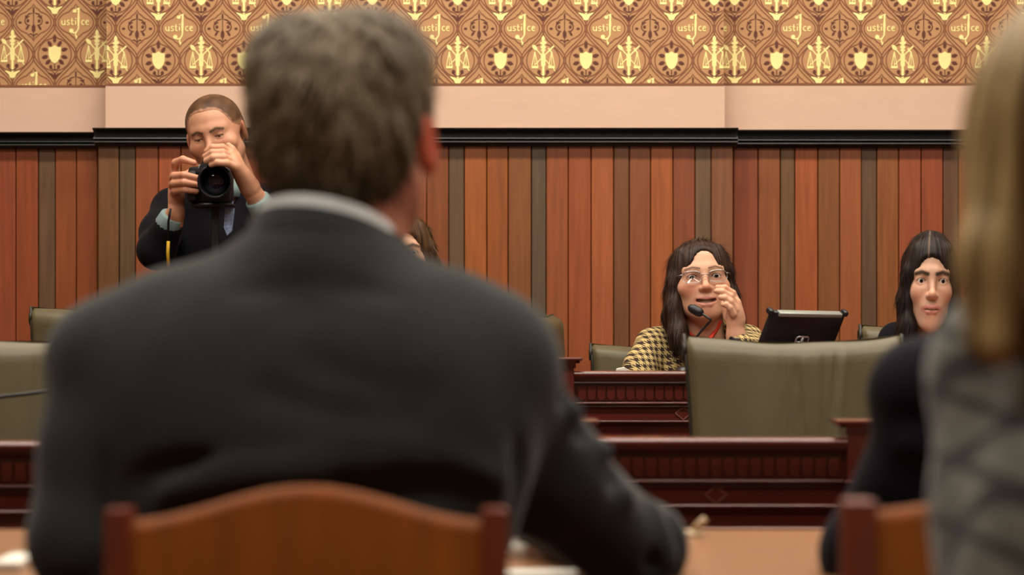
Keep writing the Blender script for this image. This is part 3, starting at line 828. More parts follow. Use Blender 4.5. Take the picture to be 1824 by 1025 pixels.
def head(h=.0022, w=1.0, jaw=1.0, mouth=0.0, lid=1.0, look=0.0, neck=.05, nose=1.0, skin=(.62, .34, .21), lip=(.42, .13, .10), brow=(.05, .03, .02), stubble=0.0, chin=0.0, red=1.0, ear=True, fat=0.0, neckl=.2, earo=0.0, bz=(.0165, .0225, .0165), bw=.0032):
    """face towards -y, eye level at z = 0"""
    g = SD((-.105, -.135, -.125 - neckl * .75), (.105, .125, .122), h)
    g.ell((0, .012, .032), (.074 * w, .095, .080), .01)
    g.ell((0, -.028, -.040 - chin * .5), (.060 * w + fat * .5, .058, .078 + chin * .5), .035)
    for s in (-1, 1):
        g.cap((s * .044 * jaw, .004, -.058), (s * .015, -.060, -.098 - chin), .018 + fat, .014 + fat, .028)
        g.ell((s * .040 * w, -.058, -.028), (.022 + fat, .021, .022), .02)
        g.cap((s * .012, -.074, .021), (s * .040, -.062, .020), .0115, .010, .018)
    g.ell((0, -.068, -.101 - chin), (.019, .017, .016), .02)
    g.ell((0, -.072, -.066), (.027, .020, .024), .022)
    for s in (-1, 1):
        g.ell((s * .0315, -.092, .000), (.0175, .015, .0115), .012, 'd')
    # nose
    g.cap((0, -.080, .012), (0, -.100, -.030), .0062 * nose, .0098 * nose, .012)
    g.ell((0, -.1035, -.033), (.0105 * nose, .0115 * nose, .0095), .008)
    for s in (-1, 1):
        g.ell((s * .0115 * nose, -.094, -.036), (.0078 * nose, .0105, .0075), .006)
        g.ell((s * .0065, -.1015, -.0435), (.0036, .005, .003), .003, 'd')
    # eyes
    for s in (-1, 1):
        g.ell((s * .0315, -.0665, 0), (.0142, .0142, .0136), .005)
        g.ell((s * .0315, -.0830, -.0012 + .0012 * lid - .002 * (1 - lid)), (.0128, .012, .0052 * lid + .0006), .0025, 'd')
    # mouth
    mz = -.0655 - chin * .4; op = .004 * mouth
    UL = [(-.0235, -.0800, mz), (-.010, -.0905, mz + .0035), (0, -.0925, mz + .0022), (.010, -.0905, mz + .0035), (.0235, -.0800, mz)]
    LL = [(-.0215, -.0800, mz - .003 - op), (-.009, -.0890, mz - .0085 - 2 * op), (.009, -.0890, mz - .0085 - 2 * op), (.0215, -.0800, mz - .003 - op)]
    g.chain(UL, [.002, .0042, .0038, .0042, .002], .004)
    g.chain(LL, [.002, .0052, .0052, .002], .004)
    g.chain([(-.022, -.0840, mz - .002), (-.008, -.0955, mz - .003 - op), (.008, -.0955, mz - .003 - op), (.022, -.0840, mz - .002)], .0010 + .0036 * mouth, .002, 'd')
    if ear:
        for s in (-1, 1):
            g.ell((s * (.0735 * w + .004 + earo), .016, -.012), (.0075, .019, .031), .008, R=rot(s * 18))
            g.ell((s * (.0735 * w + .013 + earo), .010, -.008), (.0055, .010, .019), .004, 'd', R=rot(s * 18))
    g.cap((0, .022, -.055), (0, .048, -.06 - neckl), neck, neck + .008, .02)
    V, F = fixo(*g.mesh(1))
    C = np.tile(np.array(skin, float), (len(V), 1))
    x, y, z = V.T
    G = lambda cx, cy, cz, r: np.exp(-((x - cx) ** 2 + (y - cy) ** 2 + (z - cz) ** 2) / r ** 2)
    bl = sum(G(s * .043, -.075, -.033, .022) for s in (-1, 1)) * .8 + G(0, -.108, -.034, .014) * .8 + G(0, -.08, -.105, .02) * .3
    bl += (np.abs(x) > .073 * w) * (np.abs(y - .014) < .03) * (np.abs(z + .012) < .035) * .8
    bl = np.clip(bl, 0, 1) * red
    C *= 1 - bl[:, None] * np.array([.06, .30, .34])
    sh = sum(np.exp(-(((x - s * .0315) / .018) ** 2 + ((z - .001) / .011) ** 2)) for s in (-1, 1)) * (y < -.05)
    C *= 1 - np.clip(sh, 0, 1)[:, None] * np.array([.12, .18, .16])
    # lip colour, lashes, brows
    def pdist(pts, three=True):
        dm = np.full(len(V), 9.0)
        for a, b in zip(pts[:-1], pts[1:]):
            a, b = np.array(a), np.array(b); Q = V if three else V[:, [0, 2]]
            t = np.clip(((Q - a) @ (b - a)) / ((b - a) @ (b - a)), 0, 1); dm = np.minimum(dm, np.linalg.norm(Q - a - t[:, None] * (b - a), axis=1))
        return dm
    lm = np.clip(2.3 - np.minimum(pdist(UL), pdist(LL)) / .0040, 0, 1) * .8
    C = C * (1 - lm[:, None]) + np.array(lip) * lm[:, None]
    mo = np.clip(1.5 - pdist([(-.021, mz - .002), (0, mz - .003 - op), (.021, mz - .002)], False) / (.0016 + .003 * mouth), 0, 1) * (y < -.07) * .75
    C *= 1 - mo[:, None]
    if stubble:
        st = np.clip((-.045 - z) / .03, 0, 1) * (y < .02) * stubble; C *= 1 - st[:, None] * np.array([.28, .24, .18])
    fr = (y < -.03)
    for s in (-1, 1):
        bd = pdist([(s * .013, bz[0]), (s * .030, bz[1]), (s * .047, bz[2])], False)
        bm_ = np.clip(1.7 - bd / bw, 0, 1) * fr * .9
        C = C * (1 - bm_[:, None]) + np.array(brow) * bm_[:, None]
        la = pdist([(s * .0195, .0005), (s * .0265, .0048 * lid + .0004), (s * .036, .0048 * lid), (s * .0440, .0006)], False)
        lm = np.clip(1.5 - la / .0016, 0, 1) * fr * .8
        C = C * (1 - lm[:, None]) + np.array([.02, .012, .01]) * lm[:, None]
    C *= 1 + .04 * sn(V, 140, 3)[:, None]
    return V, F, np.clip(C, 0, 1)

def eyeballs(parent, T, gaze=(0, 0), r=.0125):
    """T: local head -> world; gaze: degrees (yaw, pitch)"""
    for s in (-1, 1):
        n, m = 20, 14; V = []; F = []; mi = []
        for j in range(m + 1):
            q = math.pi * j / m
            for i in range(n):
                a = 2 * math.pi * i / n
                V.append((r * math.sin(q) * math.cos(a), -r * math.cos(q), r * math.sin(q) * math.sin(a)))
        for j in range(m):
            for i in range(n):
                F.append([j * n + i, j * n + (i + 1) % n, (j + 1) * n + (i + 1) % n, (j + 1) * n + i]); mi.append(2 if j < 1 else 1 if j < 2 else 0)
        V = np.array(V)
        V = V @ rot(gaze[0], gaze[1]).T + np.array([s * .0315, -.0665, 0])
        build('eye', T(V), F, [M['eyew'], M['iris'], M['pupil']], parent, True, midx=mi)

def xf(R, o, s=1.0):
    R = np.array(R); o = np.array(o, float)
    return lambda V: (np.asarray(V, float) * s) @ R.T + o

def strands(V, F, n, L, wid, flow, out, c0, c1, seed=1, mask=None, jit=.28):
    """thin tapered hair locks lying on a surface; returns V, F (quads), C"""
    r = np.random.default_rng(seed); Nn = vnormals(V, F)
    idx = np.arange(len(V)) if mask is None else np.flatnonzero(mask(V))
    idx = r.choice(idx, n); p = V[idx]; nn = Nn[idx]
    t = flow(p) + r.normal(size=(n, 3)) * jit
    t -= nn * (t * nn).sum(1, keepdims=True); t /= np.linalg.norm(t, axis=1, keepdims=True) + 1e-9
    s = np.cross(nn, t); Ls = (L * r.uniform(.5, 1.3, n))[:, None]; ww = wid * r.uniform(.6, 1.3, n)[:, None]
    a = p - nn * .002; mid = p + t * Ls * .5 + nn * out * 1.0; e = p + t * Ls + nn * out * .6
    VV = np.stack([a - s * ww, a + s * ww, mid - s * ww * .8, mid + s * ww * .8, e - s * ww * .1, e + s * ww * .1], 1).reshape(-1, 3)
    b = (np.arange(n) * 6)[:, None]
    FF = np.concatenate([b + np.array([0, 1, 3, 2]), b + np.array([2, 3, 5, 4])])
    k = r.uniform(0, 1, n)[:, None]
    C = np.repeat(np.array(c0) * (1 - k) + np.array(c1) * k, 6, 0)
    return VV, FF, C

def ring_band(cx, cy, rx, ry, zt, zb, th, n=48, a0=0, a1=360, flare=0.0):
    """standing band (collar, cuff) around a vertical axis; zt, zb functions of the angle in degrees (0 = +x, 90 = +y)"""
    V = []; F = []; cl = abs(a1 - a0) >= 360; m = n if cl else n + 1
    for i in range(m):
        a = a0 + (a1 - a0) * i / n; q = math.radians(a); c, s = math.cos(q), math.sin(q)
        for r_, z in ((0, zb(a)), (0, zt(a)), (th, zt(a)), (th + flare, zb(a))):
            V.append((cx + (rx + r_) * c, cy + (ry + r_) * s, z))
    for i in range(n):
        j = (i + 1) % m
        for k in range(4): F.append([i * 4 + k, j * 4 + k, j * 4 + (k + 1) % 4, i * 4 + (k + 1) % 4])
    return np.array(V), F

def cuff(a, b, r0, r1, mat, parent, name='shirt_cuff', n=18):
    a = np.array(a, float); b = np.array(b, float); d = (b - a)
    MB().tube([a, a + d * .12, b - d * .1, b], [r0 * .92, r0, r1, r1 * .94], n).obj(name, mat, parent, True)

def plain_hand(wrist, R, mirror=1, curl=.5, skin=(.6, .33, .21), h=.0035):
    """relaxed hand: +y is the direction of the fingers, -z the palm"""
    g = SD((-.07, -.05, -.075), (.07, .21, .035), h)
    g.cap((0, -.04, 0), (0, .02, 0), .024, .022, .01)
    g.ell((0, .055, -.004), (.039, .045, .016), .015)
    L = [.078, .088, .082, .064]
    for i in range(4):
        x = (-.029 + .019 * i) * mirror; b = np.array([x, .088 - .004 * abs(i - 1.2), -.002]); pts = [b]; an = curl * .5
        for f, c in ((.45, .9), (.32, 1.1), (.23, .8)):
            pts.append(pts[-1] + L[i] * f * np.array([x * .9, math.cos(an), -math.sin(an)])); an += curl * c
        g.chain(pts, [.0095, .0088, .008, .0068], .004)
    g.chain([(-.028 * mirror, .022, -.008), (-.050 * mirror, .055, -.022), (-.052 * mirror, .085, -.03), (-.047 * mirror, .108, -.036)], [.015, .0115, .0098, .008], .008)
    V, F = fixo(*g.mesh(1))
    V = V @ np.array(R).T + np.array(wrist)
    return V, F, np.tile(np.array(skin), (len(V), 1)) * (1 + .06 * sn(V, 120, 5)[:, None])

def core(pts_list, skin, h=.012, pad=.1):
    """the body under the clothes"""
    A = np.array([p[:3] for c in pts_list for p in c])
    g = SD(A.min(0) - pad - .03, A.max(0) + pad + .03, h)
    for c in pts_list: g.chain([p[:3] for p in c], [p[3] for p in c], .03)
    V, F = fixo0(*g.mesh(1)); return V, F, np.tile(np.array(skin), (len(V), 1))
def fixo0(V, F):
    c0 = V.mean(0); Vn, Fn = fixo(V - c0, F); return V, Fn

def cloth(name, g, mat, parent, smooth=2, noise=0.0, nf=30, rest=None):
    V, F = fixo0(*g.mesh(smooth))
    if noise:
        V = V + vnormals(V, F) * (noise * sn(V, nf, 11) + noise * .5 * sn(V, nf * 2.3, 12))[:, None]
    if rest is not None:      # cloth flattened where it rests on the table
        m_ = V[:, 1] > rest[0]; V[m_, 2] = np.maximum(V[m_, 2], rest[1])
    return build(name, V, F, mat, parent)

def legs(parent, hip, knee_y, zf, facing, mat, width=.17, h=.013):
    """trousers and shoes of a seated person; facing +1 looks along +y"""
    hip = np.array(hip, float)
    g = SD((hip[0] - .3, min(hip[1], knee_y) - .25, zf + .02), (hip[0] + .3, max(hip[1], knee_y) + .25, hip[2] + .2), h)
    sh = []
    for s in (-1, 1):
        k = (hip[0] + s * width * .75, knee_y, zf + .50); an = (hip[0] + s * width * .72, knee_y - facing * .03, zf + .09)
        g.chain([(hip[0] + s * .08, hip[1], hip[2]), k], [.095, .068], .04); g.chain([k, an], [.066, .048], .03)
        sh.append(an)
    cloth('trousers', g, mat, parent)
    for an in sh:
        g = SD((an[0] - .08, an[1] - .3, zf - .01), (an[0] + .08, an[1] + .3, zf + .14), .009)
        g.ell((an[0], an[1] + facing * .07, zf + .035), (.045, .135, .036), .02); g.cap((an[0], an[1], zf + .10), (an[0], an[1], zf + .05), .044, .042, .03)
        V, F = fixo0(*g.mesh(1)); V[:, 2] = np.maximum(V[:, 2], zf + .001)
        build('shoe', V, F, M['shoe'], parent)

def hair_line(g, zfun, k=1.0, soft=.004):
    X, Y, Z = g.ax[0][:, None, None], g.ax[1][None, :, None], g.ax[2][None, None, :]
    e = ((zfun(X, Y) - Z) * k).astype(np.float32)
    d = g.d; hh = np.maximum(soft - np.abs(d - e), 0) / soft; g.d = (np.maximum(d, e) + hh * hh * soft * .25).astype(np.float32)
def sstep(a, b, x): t = np.clip((x - a) / (b - a), 0, 1); return t * t * (3 - 2 * t)

# ---------------------------------------------------------------- 1. man in the grey suit, seen from behind
def suited_man():
    YB = 2.02
    P = lambda px, py, Y=YB: W(px, py, Y)
    r = thing('person', (P(548, 0)[0], 2.05, 0), 'grey-haired man in a dark charcoal suit seen from behind in the middle', 'person')
    HO = W(617, 246, 2.07)
    R = rot(yaw=168, pitch=-3, roll=2); T = xf(R, HO)
    sk = (.52, .20, .13)
    V, F, C = head(h=.0032, w=1.08, jaw=1.12, neck=.060, skin=sk, red=1.6, stubble=.2, neckl=.17, earo=.003, fat=.004, lip=(.35, .1, .08))
    e = (np.abs(V[:, 0]) > .078) & (V[:, 2] < .03) & (V[:, 2] > -.055)
    C[e] = C[e] * .4 + np.array([.62, .10, .05]) * .6
    parts = [(T(V), F, C)]
    shl, shr = P(205, 650), P(868, 650)
    elR = W(1130, 985, 2.24); elL = P(166, 960, 1.98)
    wrR = np.array([elR[0] - .10, elR[1] + .25, TZ + .045]); wrL = np.array([elL[0] + .13, elL[1] + .24, TZ + .045])
    nb = P(578, 430, 2.03)
    parts.append(core([[(*nb, .05), (nb[0], 2.05, .9, .10), (nb[0], 2.05, .6, .12)], [(*shl, .035), (*elL, .034), (*wrL, .024)], [(*shr, .035), (*elR, .034), (*wrR, .024)]], sk))
    parts.append(plain_hand(wrR, rot(20), 1, .3, sk)); parts.append(plain_hand(wrL, rot(-20), -1, .3, sk))
    V, F, C = join(parts); build('body', V, F, M['skin'], r, True, C)
    eyeballs(r, T)
    # hair
    g = SD((-.12, -.13, -.09), (.12, .14, .15), .0035)
    g.ell((0, .014, .036), (.0865, .107, .0885), .01)
    g.ell((0, .052, -.010), (.071, .058, .070), .03)
    for s in (-1, 1): g.ell((s * .043, .02, .074), (.040, .06, .042), .03)
    def zl(X, Y):
        return -.066 + .012 * np.cos(X * 60) + .066 * sstep(.055, .015, Y + 0 * X) + .010 * sstep(.05, .09, np.abs(X)) + .07 * sstep(-.03, -.085, Y + 0 * X)
    hair_line(g, zl, .8, .012)
    V, F = fixo(*g.mesh(1))
    nrm = vnormals(V, F)
    V = V + nrm * (.0022 * sn(V, 90, 21) + .0016 * sn(V, 190, 22))[:, None]
    k = .5 + .5 * sn(V * np.array([1, 1, .45]), 85, 23)[:, None]
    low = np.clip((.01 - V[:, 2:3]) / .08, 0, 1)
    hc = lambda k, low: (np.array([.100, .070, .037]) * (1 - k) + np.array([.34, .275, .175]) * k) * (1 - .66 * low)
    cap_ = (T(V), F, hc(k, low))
    def flow(p):
        c = np.array([.012, .045, .12]); d = p - c; d[:, 2] -= .06; return d / (np.linalg.norm(d, axis=1, keepdims=True) + 1e-9) + np.array([.25, 0, -.55])
    sv, sf, sc = strands(V, F, 9000, .030, .00085, flow, .0032, (0, 0, 0), (1, 1, 1), 4)
    base = np.repeat(sv.reshape(-1, 6, 3)[:, 0], 6, 0)
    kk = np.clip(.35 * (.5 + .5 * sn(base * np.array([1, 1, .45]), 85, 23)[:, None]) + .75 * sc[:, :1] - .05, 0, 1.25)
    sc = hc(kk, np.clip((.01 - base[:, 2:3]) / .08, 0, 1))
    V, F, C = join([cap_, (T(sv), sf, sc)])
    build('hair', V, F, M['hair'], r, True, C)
    # collars
    cx, cy = P(584, 0, 2.03)[0], 2.035
    zt = lambda a: 1.118 - .024 * math.sin(math.radians(a)) - .010 * math.cos(math.radians(a))
    V, F = ring_band(cx, cy, .064, .070, zt, lambda a: zt(a) - .05, .004, a0=-250, a1=70, flare=.006)
    build('shirt_collar', V, F, M['shirt'], r)
    # jacket
    g = SD((P(20, 0)[0] - .05, 1.80, .52), (W(1260, 0, 2.3)[0], 2.62, 1.16), .0055)
    g.ell(P(550, 850, 2.03), (.190, .130, .205), .03)
    g.ell(P(545, 1000, 2.05), (.172, .125, .24), .08)
    g.ell(P(400, 720, 1.975), (.085, .075, .12), .08); g.ell(P(690, 720, 1.975), (.085, .075, .12), .08)
    nbj = P(577, 494, 2.035)
    g.cap(nbj, shl + np.array([0, 0, .004]), .056, .058, .035); g.cap(nbj, shr + np.array([0, 0, .004]), .056, .058, .035)
    for q, e in ((shl, -1), (shr, 1)): g.ell(q + np.array([e * .003, 0, .007]), (.061, .064, .054), .015)
    g.ell(P(577, 488, 2.025), (.086, .092, .066), .03)
    g.ell(P(290, 745, 2.0), (.075, .085, .13), .05); g.ell(P(812, 745, 2.0), (.075, .085, .13), .05)
    g.chain([shl, P(190, 800, 2.0), elL], [.059, .062, .060], .025); g.chain([elL, wrL + np.array([0, -.03, 0])], [.057, .04], .02)
    md = W(962, 838, 2.12)
    g.chain([shr, md, elR], [.058, .060, .052], .03); g.chain([elR, wrR + np.array([0, -.03, .0])], [.050, .038], .02)
    g.ell(W(1160, 965, 2.25), (.032, .04, .034), .03)
    # neck hole
    g.cap((cx, cy + .004, 1.10), (cx, cy, 1.25), .065, .08, .006, 'd')
    # folds: (pixel polyline, depth of the surface, amplitude, width)
    for pts, Y, am, wd in (
        ([(215, 880), (300, 835), (400, 810), (520, 808)], 1.90, -.0085, .013), ([(300, 880), (420, 840), (560, 828)], 1.89, .006, .016),
        ([(330, 900), (430, 870), (560, 850), (720, 862)], 1.90, -.009, .012), ([(640, 880), (780, 890), (880, 930)], 1.90, -.008, .014),
        ([(700, 835), (800, 850), (900, 905)], 1.91, -.007, .013), ([(690, 800), (800, 815), (905, 870)], 1.91, .005, .014),
        ([(560, 650), (680, 690), (760, 700)], 1.89, -.0030, .016), ([(470, 700), (600, 735), (740, 745)], 1.89, -.003, .016),
        ([(850, 720), (895, 790), (935, 880)], 1.95, -.006, .016), ([(780, 660), (840, 760), (900, 860)], 1.93, .004, .018), ([(205, 820), (195, 880), (188, 940), (185, 1010)], 1.93, -.004, .014),
        
        ([(430, 520), (570, 505), (700, 530)], 1.93, -.002, .012),
        ([(930, 690), (985, 705), (1030, 690)], 2.03, -.009, .010), ([(920, 735), (985, 745), (1050, 728)], 2.05, .009, .012),
        ([(930, 785), (1000, 775), (1065, 762)], 2.07, -.010, .010), ([(950, 830), (1030, 815), (1085, 800)], 2.10, .009, .012),
        ([(960, 870), (1040, 862), (1105, 845)], 2.12, -.011, .011), ([(990, 905), (1060, 900), (1120, 885)], 2.14, .008, .012),
        ([(1120, 905), (1130, 960), (1165, 1010)], 2.19, -.010, .010), ([(1160, 905), (1180, 950), (1190, 1000)], 2.20, .008, .010), ([(1195, 930), (1205, 975), (1195, 1020)], 2.21, -.006, .008)):
        g.fold([W(a, b, Y) for a, b in pts], am * 1.7, wd * .95)
    cloth('jacket', g, M['suit'], r, 2, .0012, 26, (2.185, TZ + .001))
    zj = lambda a: 1.106 - .026 * math.sin(math.radians(a)) - .012 * math.cos(math.radians(a))
    V, F = ring_band(cx, cy + .002, .0705, .077, zj, lambda a: zj(a) - .055, .006, a0=-255, a1=75, flare=.010)
    build('jacket_collar', V, F, M['suit'], r)
    legs(r, (P(548, 0)[0], 2.08, .57), 2.5, 0, 1, M['trouser'])
suited_man()

# ---------------------------------------------------------------- 2. blonde woman in the plaid jacket, right edge
def blonde():
    Y = 1.45
    r = thing('person', (W(1960, 0, Y)[0], Y, 0), 'blonde woman in a grey plaid jacket at the right edge, seen from behind', 'person')
    HO = W(1972, 292, Y); T = xf(rot(165), HO); sk = (.55, .3, .2)
    V, F, C = head(h=.005, neck=.045, skin=sk, neckl=.05)
    sh, sr = W(1812, 664, 1.50), W(2330, 650, 1.42)
    el, er = W(1822, 1180, 1.46), W(2380, 1150, 1.44)
    wl, wr = el + np.array([.1, .22, -.05]), er + np.array([-.1, .22, -.05])
    parts = [(T(V), F, C), core([[(HO[0], Y, .98, .045), (HO[0] + .04, Y, .8, .065), (HO[0] + .04, Y, .6, .08)], [(*sh, .03), (*el, .03), (*wl, .022)], [(*sr, .03), (*er, .03), (*wr, .022)]], sk),
             plain_hand(wl, rot(-20), -1, .4, sk, .005), plain_hand(wr, rot(20), 1, .4, sk, .005)]
    V, F, C = join(parts); build('body', V, F, M['skin'], r, True, C)
    g = SD((HO[0] - .16, Y - .16, HO[2] - .24), (HO[0] + .16, Y + .15, HO[2] + .15), .005)
    g.ell(HO + np.array([0, -.008, .018]), (.102, .116, .114), .01); g.ell(HO + np.array([0, -.045, -.06]), (.094, .062, .10), .03)
    for s in (-1, 1):
        g.chain([HO + np.array([s * .068, -.02, .0]), HO + np.array([s * .086, -.045, -.07]), HO + np.array([s * .094, -.06, -.125])], [.032, .027, .018], .02)
        g.chain([HO + np.array([s * .035, -.07, .0]), HO + np.array([s * .050, -.085, -.09]), HO + np.array([s * .048, -.10, -.13])], [.03, .020, .014], .015)
    g.chain([HO + np.array([0, -.075, 0]), HO + np.array([.0, -.085, -.09]), HO + np.array([0, -.1, -.16])], [.03, .024, .016], .02)
    for i, a in enumerate(np.linspace(-2.6, -.5, 16)):
        c, s_ = math.cos(a), math.sin(a)
        g.fold([HO + np.array([c * .095, s_ * .105, .05]), HO + np.array([c * .112, s_ * .115, -.06]), HO + np.array([c * .11, s_ * .12, -.19])], .003 if i % 2 else -.004, .007)
    V, F = fixo0(*g.mesh(1)); L = V - HO
    an = np.arctan2(L[:, 1], L[:, 0])
    k = np.clip(.5 + .5 * np.sin(an * 23 + 2 * np.sin(an * 7)) + .25 * sn(L * np.array([1, 1, .2]), 120, 31), 0, 1)[:, None]
    C = np.array([.115, .068, .022]) * (1 - k) + np.array([.50, .36, .155]) * k
    build('hair', V, F, M['hair'], r, True, C)
    g = SD((W(1590, 0, 1.4)[0], 1.2, .5), (W(2520, 0, 1.5)[0], 1.78, 1.07), .007)
    n0 = W(1985, 555, Y - .02)
    g.ell(n0 + np.array([-.01, -.015, .03]), (.075, .075, .06), .03); g.cap(n0, sh, .055, .060, .04); g.cap(n0, sr, .055, .058, .04)
    g.ell(n0 + np.array([.03, .0, -.19]), (.14, .10, .20), .04); g.ell(n0 + np.array([.03, .02, -.38]), (.13, .11, .2), .05)
    g.chain([sh, W(1818, 900, 1.48), el], [.062, .062, .060], .02); g.chain([el, wl], [.052, .035], .02)
    g.chain([sr, er], [.058, .052], .02); g.chain([er, wr], [.05, .035], .02)
    g.fold([W(1860, 740, 1.4), W(1850, 900, 1.4), W(1845, 1020, 1.4)], -.012, .012)
    cloth('jacket', g, M['plaid'], r, 2, .0015, 25)
    legs(r, (HO[0] + .03, Y + .05, .54), Y + .42, 0, 1, M['trouser'])
blonde()

# ---------------------------------------------------------------- 3. person in navy beside her, at the table
def navy_person():
    Y = 2.2
    r = thing('person', (W(1930, 0, Y)[0], Y, 0), 'person in a dark navy jacket at the table, mostly hidden by the plaid jacket', 'person')
    HO = W(1945, 420, Y + .05); T = xf(rot(180), HO); sk = (.5, .25, .17)
    V, F, C = head(h=.005, skin=sk)
    sl, sr = W(1648, 702, Y), W(2215, 700, Y)
    pl = [sl, W(1652, 765, Y), W(1622, 862, 2.22), W(1560, 985, 2.26)]; er = W(2250, 1000, Y)
    wl = np.array([pl[3][0] + .06, 2.5, TZ + .04]); wr = np.array([er[0] - .1, 2.48, TZ + .04])
    parts = [(T(V), F, C), core([[(HO[0], Y + .02, 1.0, .045), (HO[0], Y + .02, .8, .09), (HO[0], Y + .02, .6, .11)], [(*sl, .03), (*pl[2], .03), (*pl[3], .03), (*wl, .022)], [(*sr, .03), (*er, .03), (*wr, .022)]], sk),
             plain_hand(wl, rot(-5), -1, .3, sk, .005), plain_hand(wr, rot(10), 1, .3, sk, .005)]
    V, F, C = join(parts); build('body', V, F, M['skin'], r, True, C)
    g = SD(HO - .15, HO + .15, .005)
    g.ell(HO + np.array([0, -.014, .036]), (.088, .108, .088), .01); g.ell(HO + np.array([0, -.05, -.01]), (.08, .06, .07), .03)
    hair_line(g, lambda X, Yy: HO[2] - .06 + .07 * sstep(-.05, -.015, Yy - HO[1] + 0 * X) + .07 * sstep(.03, .085, Yy - HO[1] + 0 * X), .8, .012)
    V, F = fixo0(*g.mesh(1)); C = np.array([.03, .02, .014]) * (1 + .5 * sn(V, 120, 8)[:, None]); build('hair', V, F, M['hair'], r, True, np.clip(C, 0, 1))
    g = SD((W(1400, 0, Y)[0], 2.0, .5), (W(2420, 0, Y)[0], 2.6, 1.12), .007)
    n0 = W(1935, 600, Y)
    g.cap(n0, sl, .055, .058, .05); g.cap(n0, sr, .055, .058, .05)
    g.ell(n0 + np.array([0, 0, -.17]), (.165, .115, .21), .06); g.ell(n0 + np.array([0, 0, -.36]), (.15, .12, .2), .06)
    g.chain(pl, [.058, .053, .055, .060], .015); g.chain([pl[3], wl], [.054, .036], .02); g.chain([sr, er, wr], [.058, .055, .036], .02)
    g.fold([W(1545, 755, 2.15), W(1620, 745, 2.15), W(1680, 755, 2.15)], -.008, .010); g.fold([W(1530, 810, 2.15), W(1600, 800, 2.15), W(1660, 805, 2.15)], .006, .012)
    cloth('jacket', g, M['navy'], r, 2, .0012, 30, (2.195, TZ + .001))
    legs(r, (HO[0], Y + .05, .55), Y + .4, 0, 1, M['trouser'])
navy_person()

# ---------------------------------------------------------------- 4. woman in glasses and houndstooth jacket
def long_hair(HO, R, s, lobes, col, cols2, parent, cap_r, cap_c, hole, folds=18, h=.0026, lo=(-.13, -.14, -.26), part=None, seed=41, part_c=None, nst=6000):
    """hair built in the head's frame: cap, hanging lobes, and an opening for the face"""
    g = SD(lo, (-lo[0], .15, .16), h)
    g.ell(cap_c, cap_r, .01)
    for pts, rad in lobes: g.chain(pts, rad, .02)
    for c, r_, k in hole: g.ell(c, r_, k, 'd')
    for i in range(folds):
        a = -math.pi * .06 + (math.pi * 1.12) * i / (folds - 1) if folds > 1 else 0
        c, s_ = math.cos(a), math.sin(a)
        for q in (0, 1):
            pass
    V, F = fixo(*g.mesh(1))
    Nn = vnormals(V, F)
    an = np.arctan2(V[:, 1] - .01, V[:, 0])
    st = np.sin(an * 46 + 3 * np.sin(an * 9 + 4) + 12 * V[:, 2]) * .6 + .6 * sn(V * np.array([1, 1, .12]), 260, seed)
    V = V + Nn * (.0011 * st)[:, None]
    k = np.clip(.5 + .42 * st, 0, 1)[:, None]
    C = np.array(col) * (1 - k) + np.array(cols2) * k
    if part is not None:
        x, z = V[:, 0], V[:, 2]
        pm = np.exp(-((x - part[0] - part[1] * (V[:, 1] + .08)) / .0022) ** 2) * (V[:, 1] < .0) * (z > .05)
        C = C * (1 - pm[:, None]) + np.array(part_c) * pm[:, None]
    T = xf(R, HO, s)
    def flow(p):
        d = p - np.array([.004, .02, .125]); d[:, 2] = -np.abs(d[:, 2]) - .03 - np.clip(.06 - p[:, 2], 0, .2); return d / np.linalg.norm(d, axis=1, keepdims=True)
    mk = lambda p: ~((p[:, 1] < -.030) & (np.abs(p[:, 0]) < .075) & (p[:, 2] > -.10))
    sv, sf, sk_ = strands(V, F, nst, .040, .0006, flow, .0009, (0, 0, 0), (1, 1, 1), seed, mk, .10)
    sc_ = np.array(col) * .8 + (np.array(cols2) * 1.25 - np.array(col) * .8) * sk_
    V, F, C = join([(T(V), F, C), (T(sv), sf, sc_)])
    return build('hair', V, F, M['hair'], parent, True, np.clip(C, 0, 1))

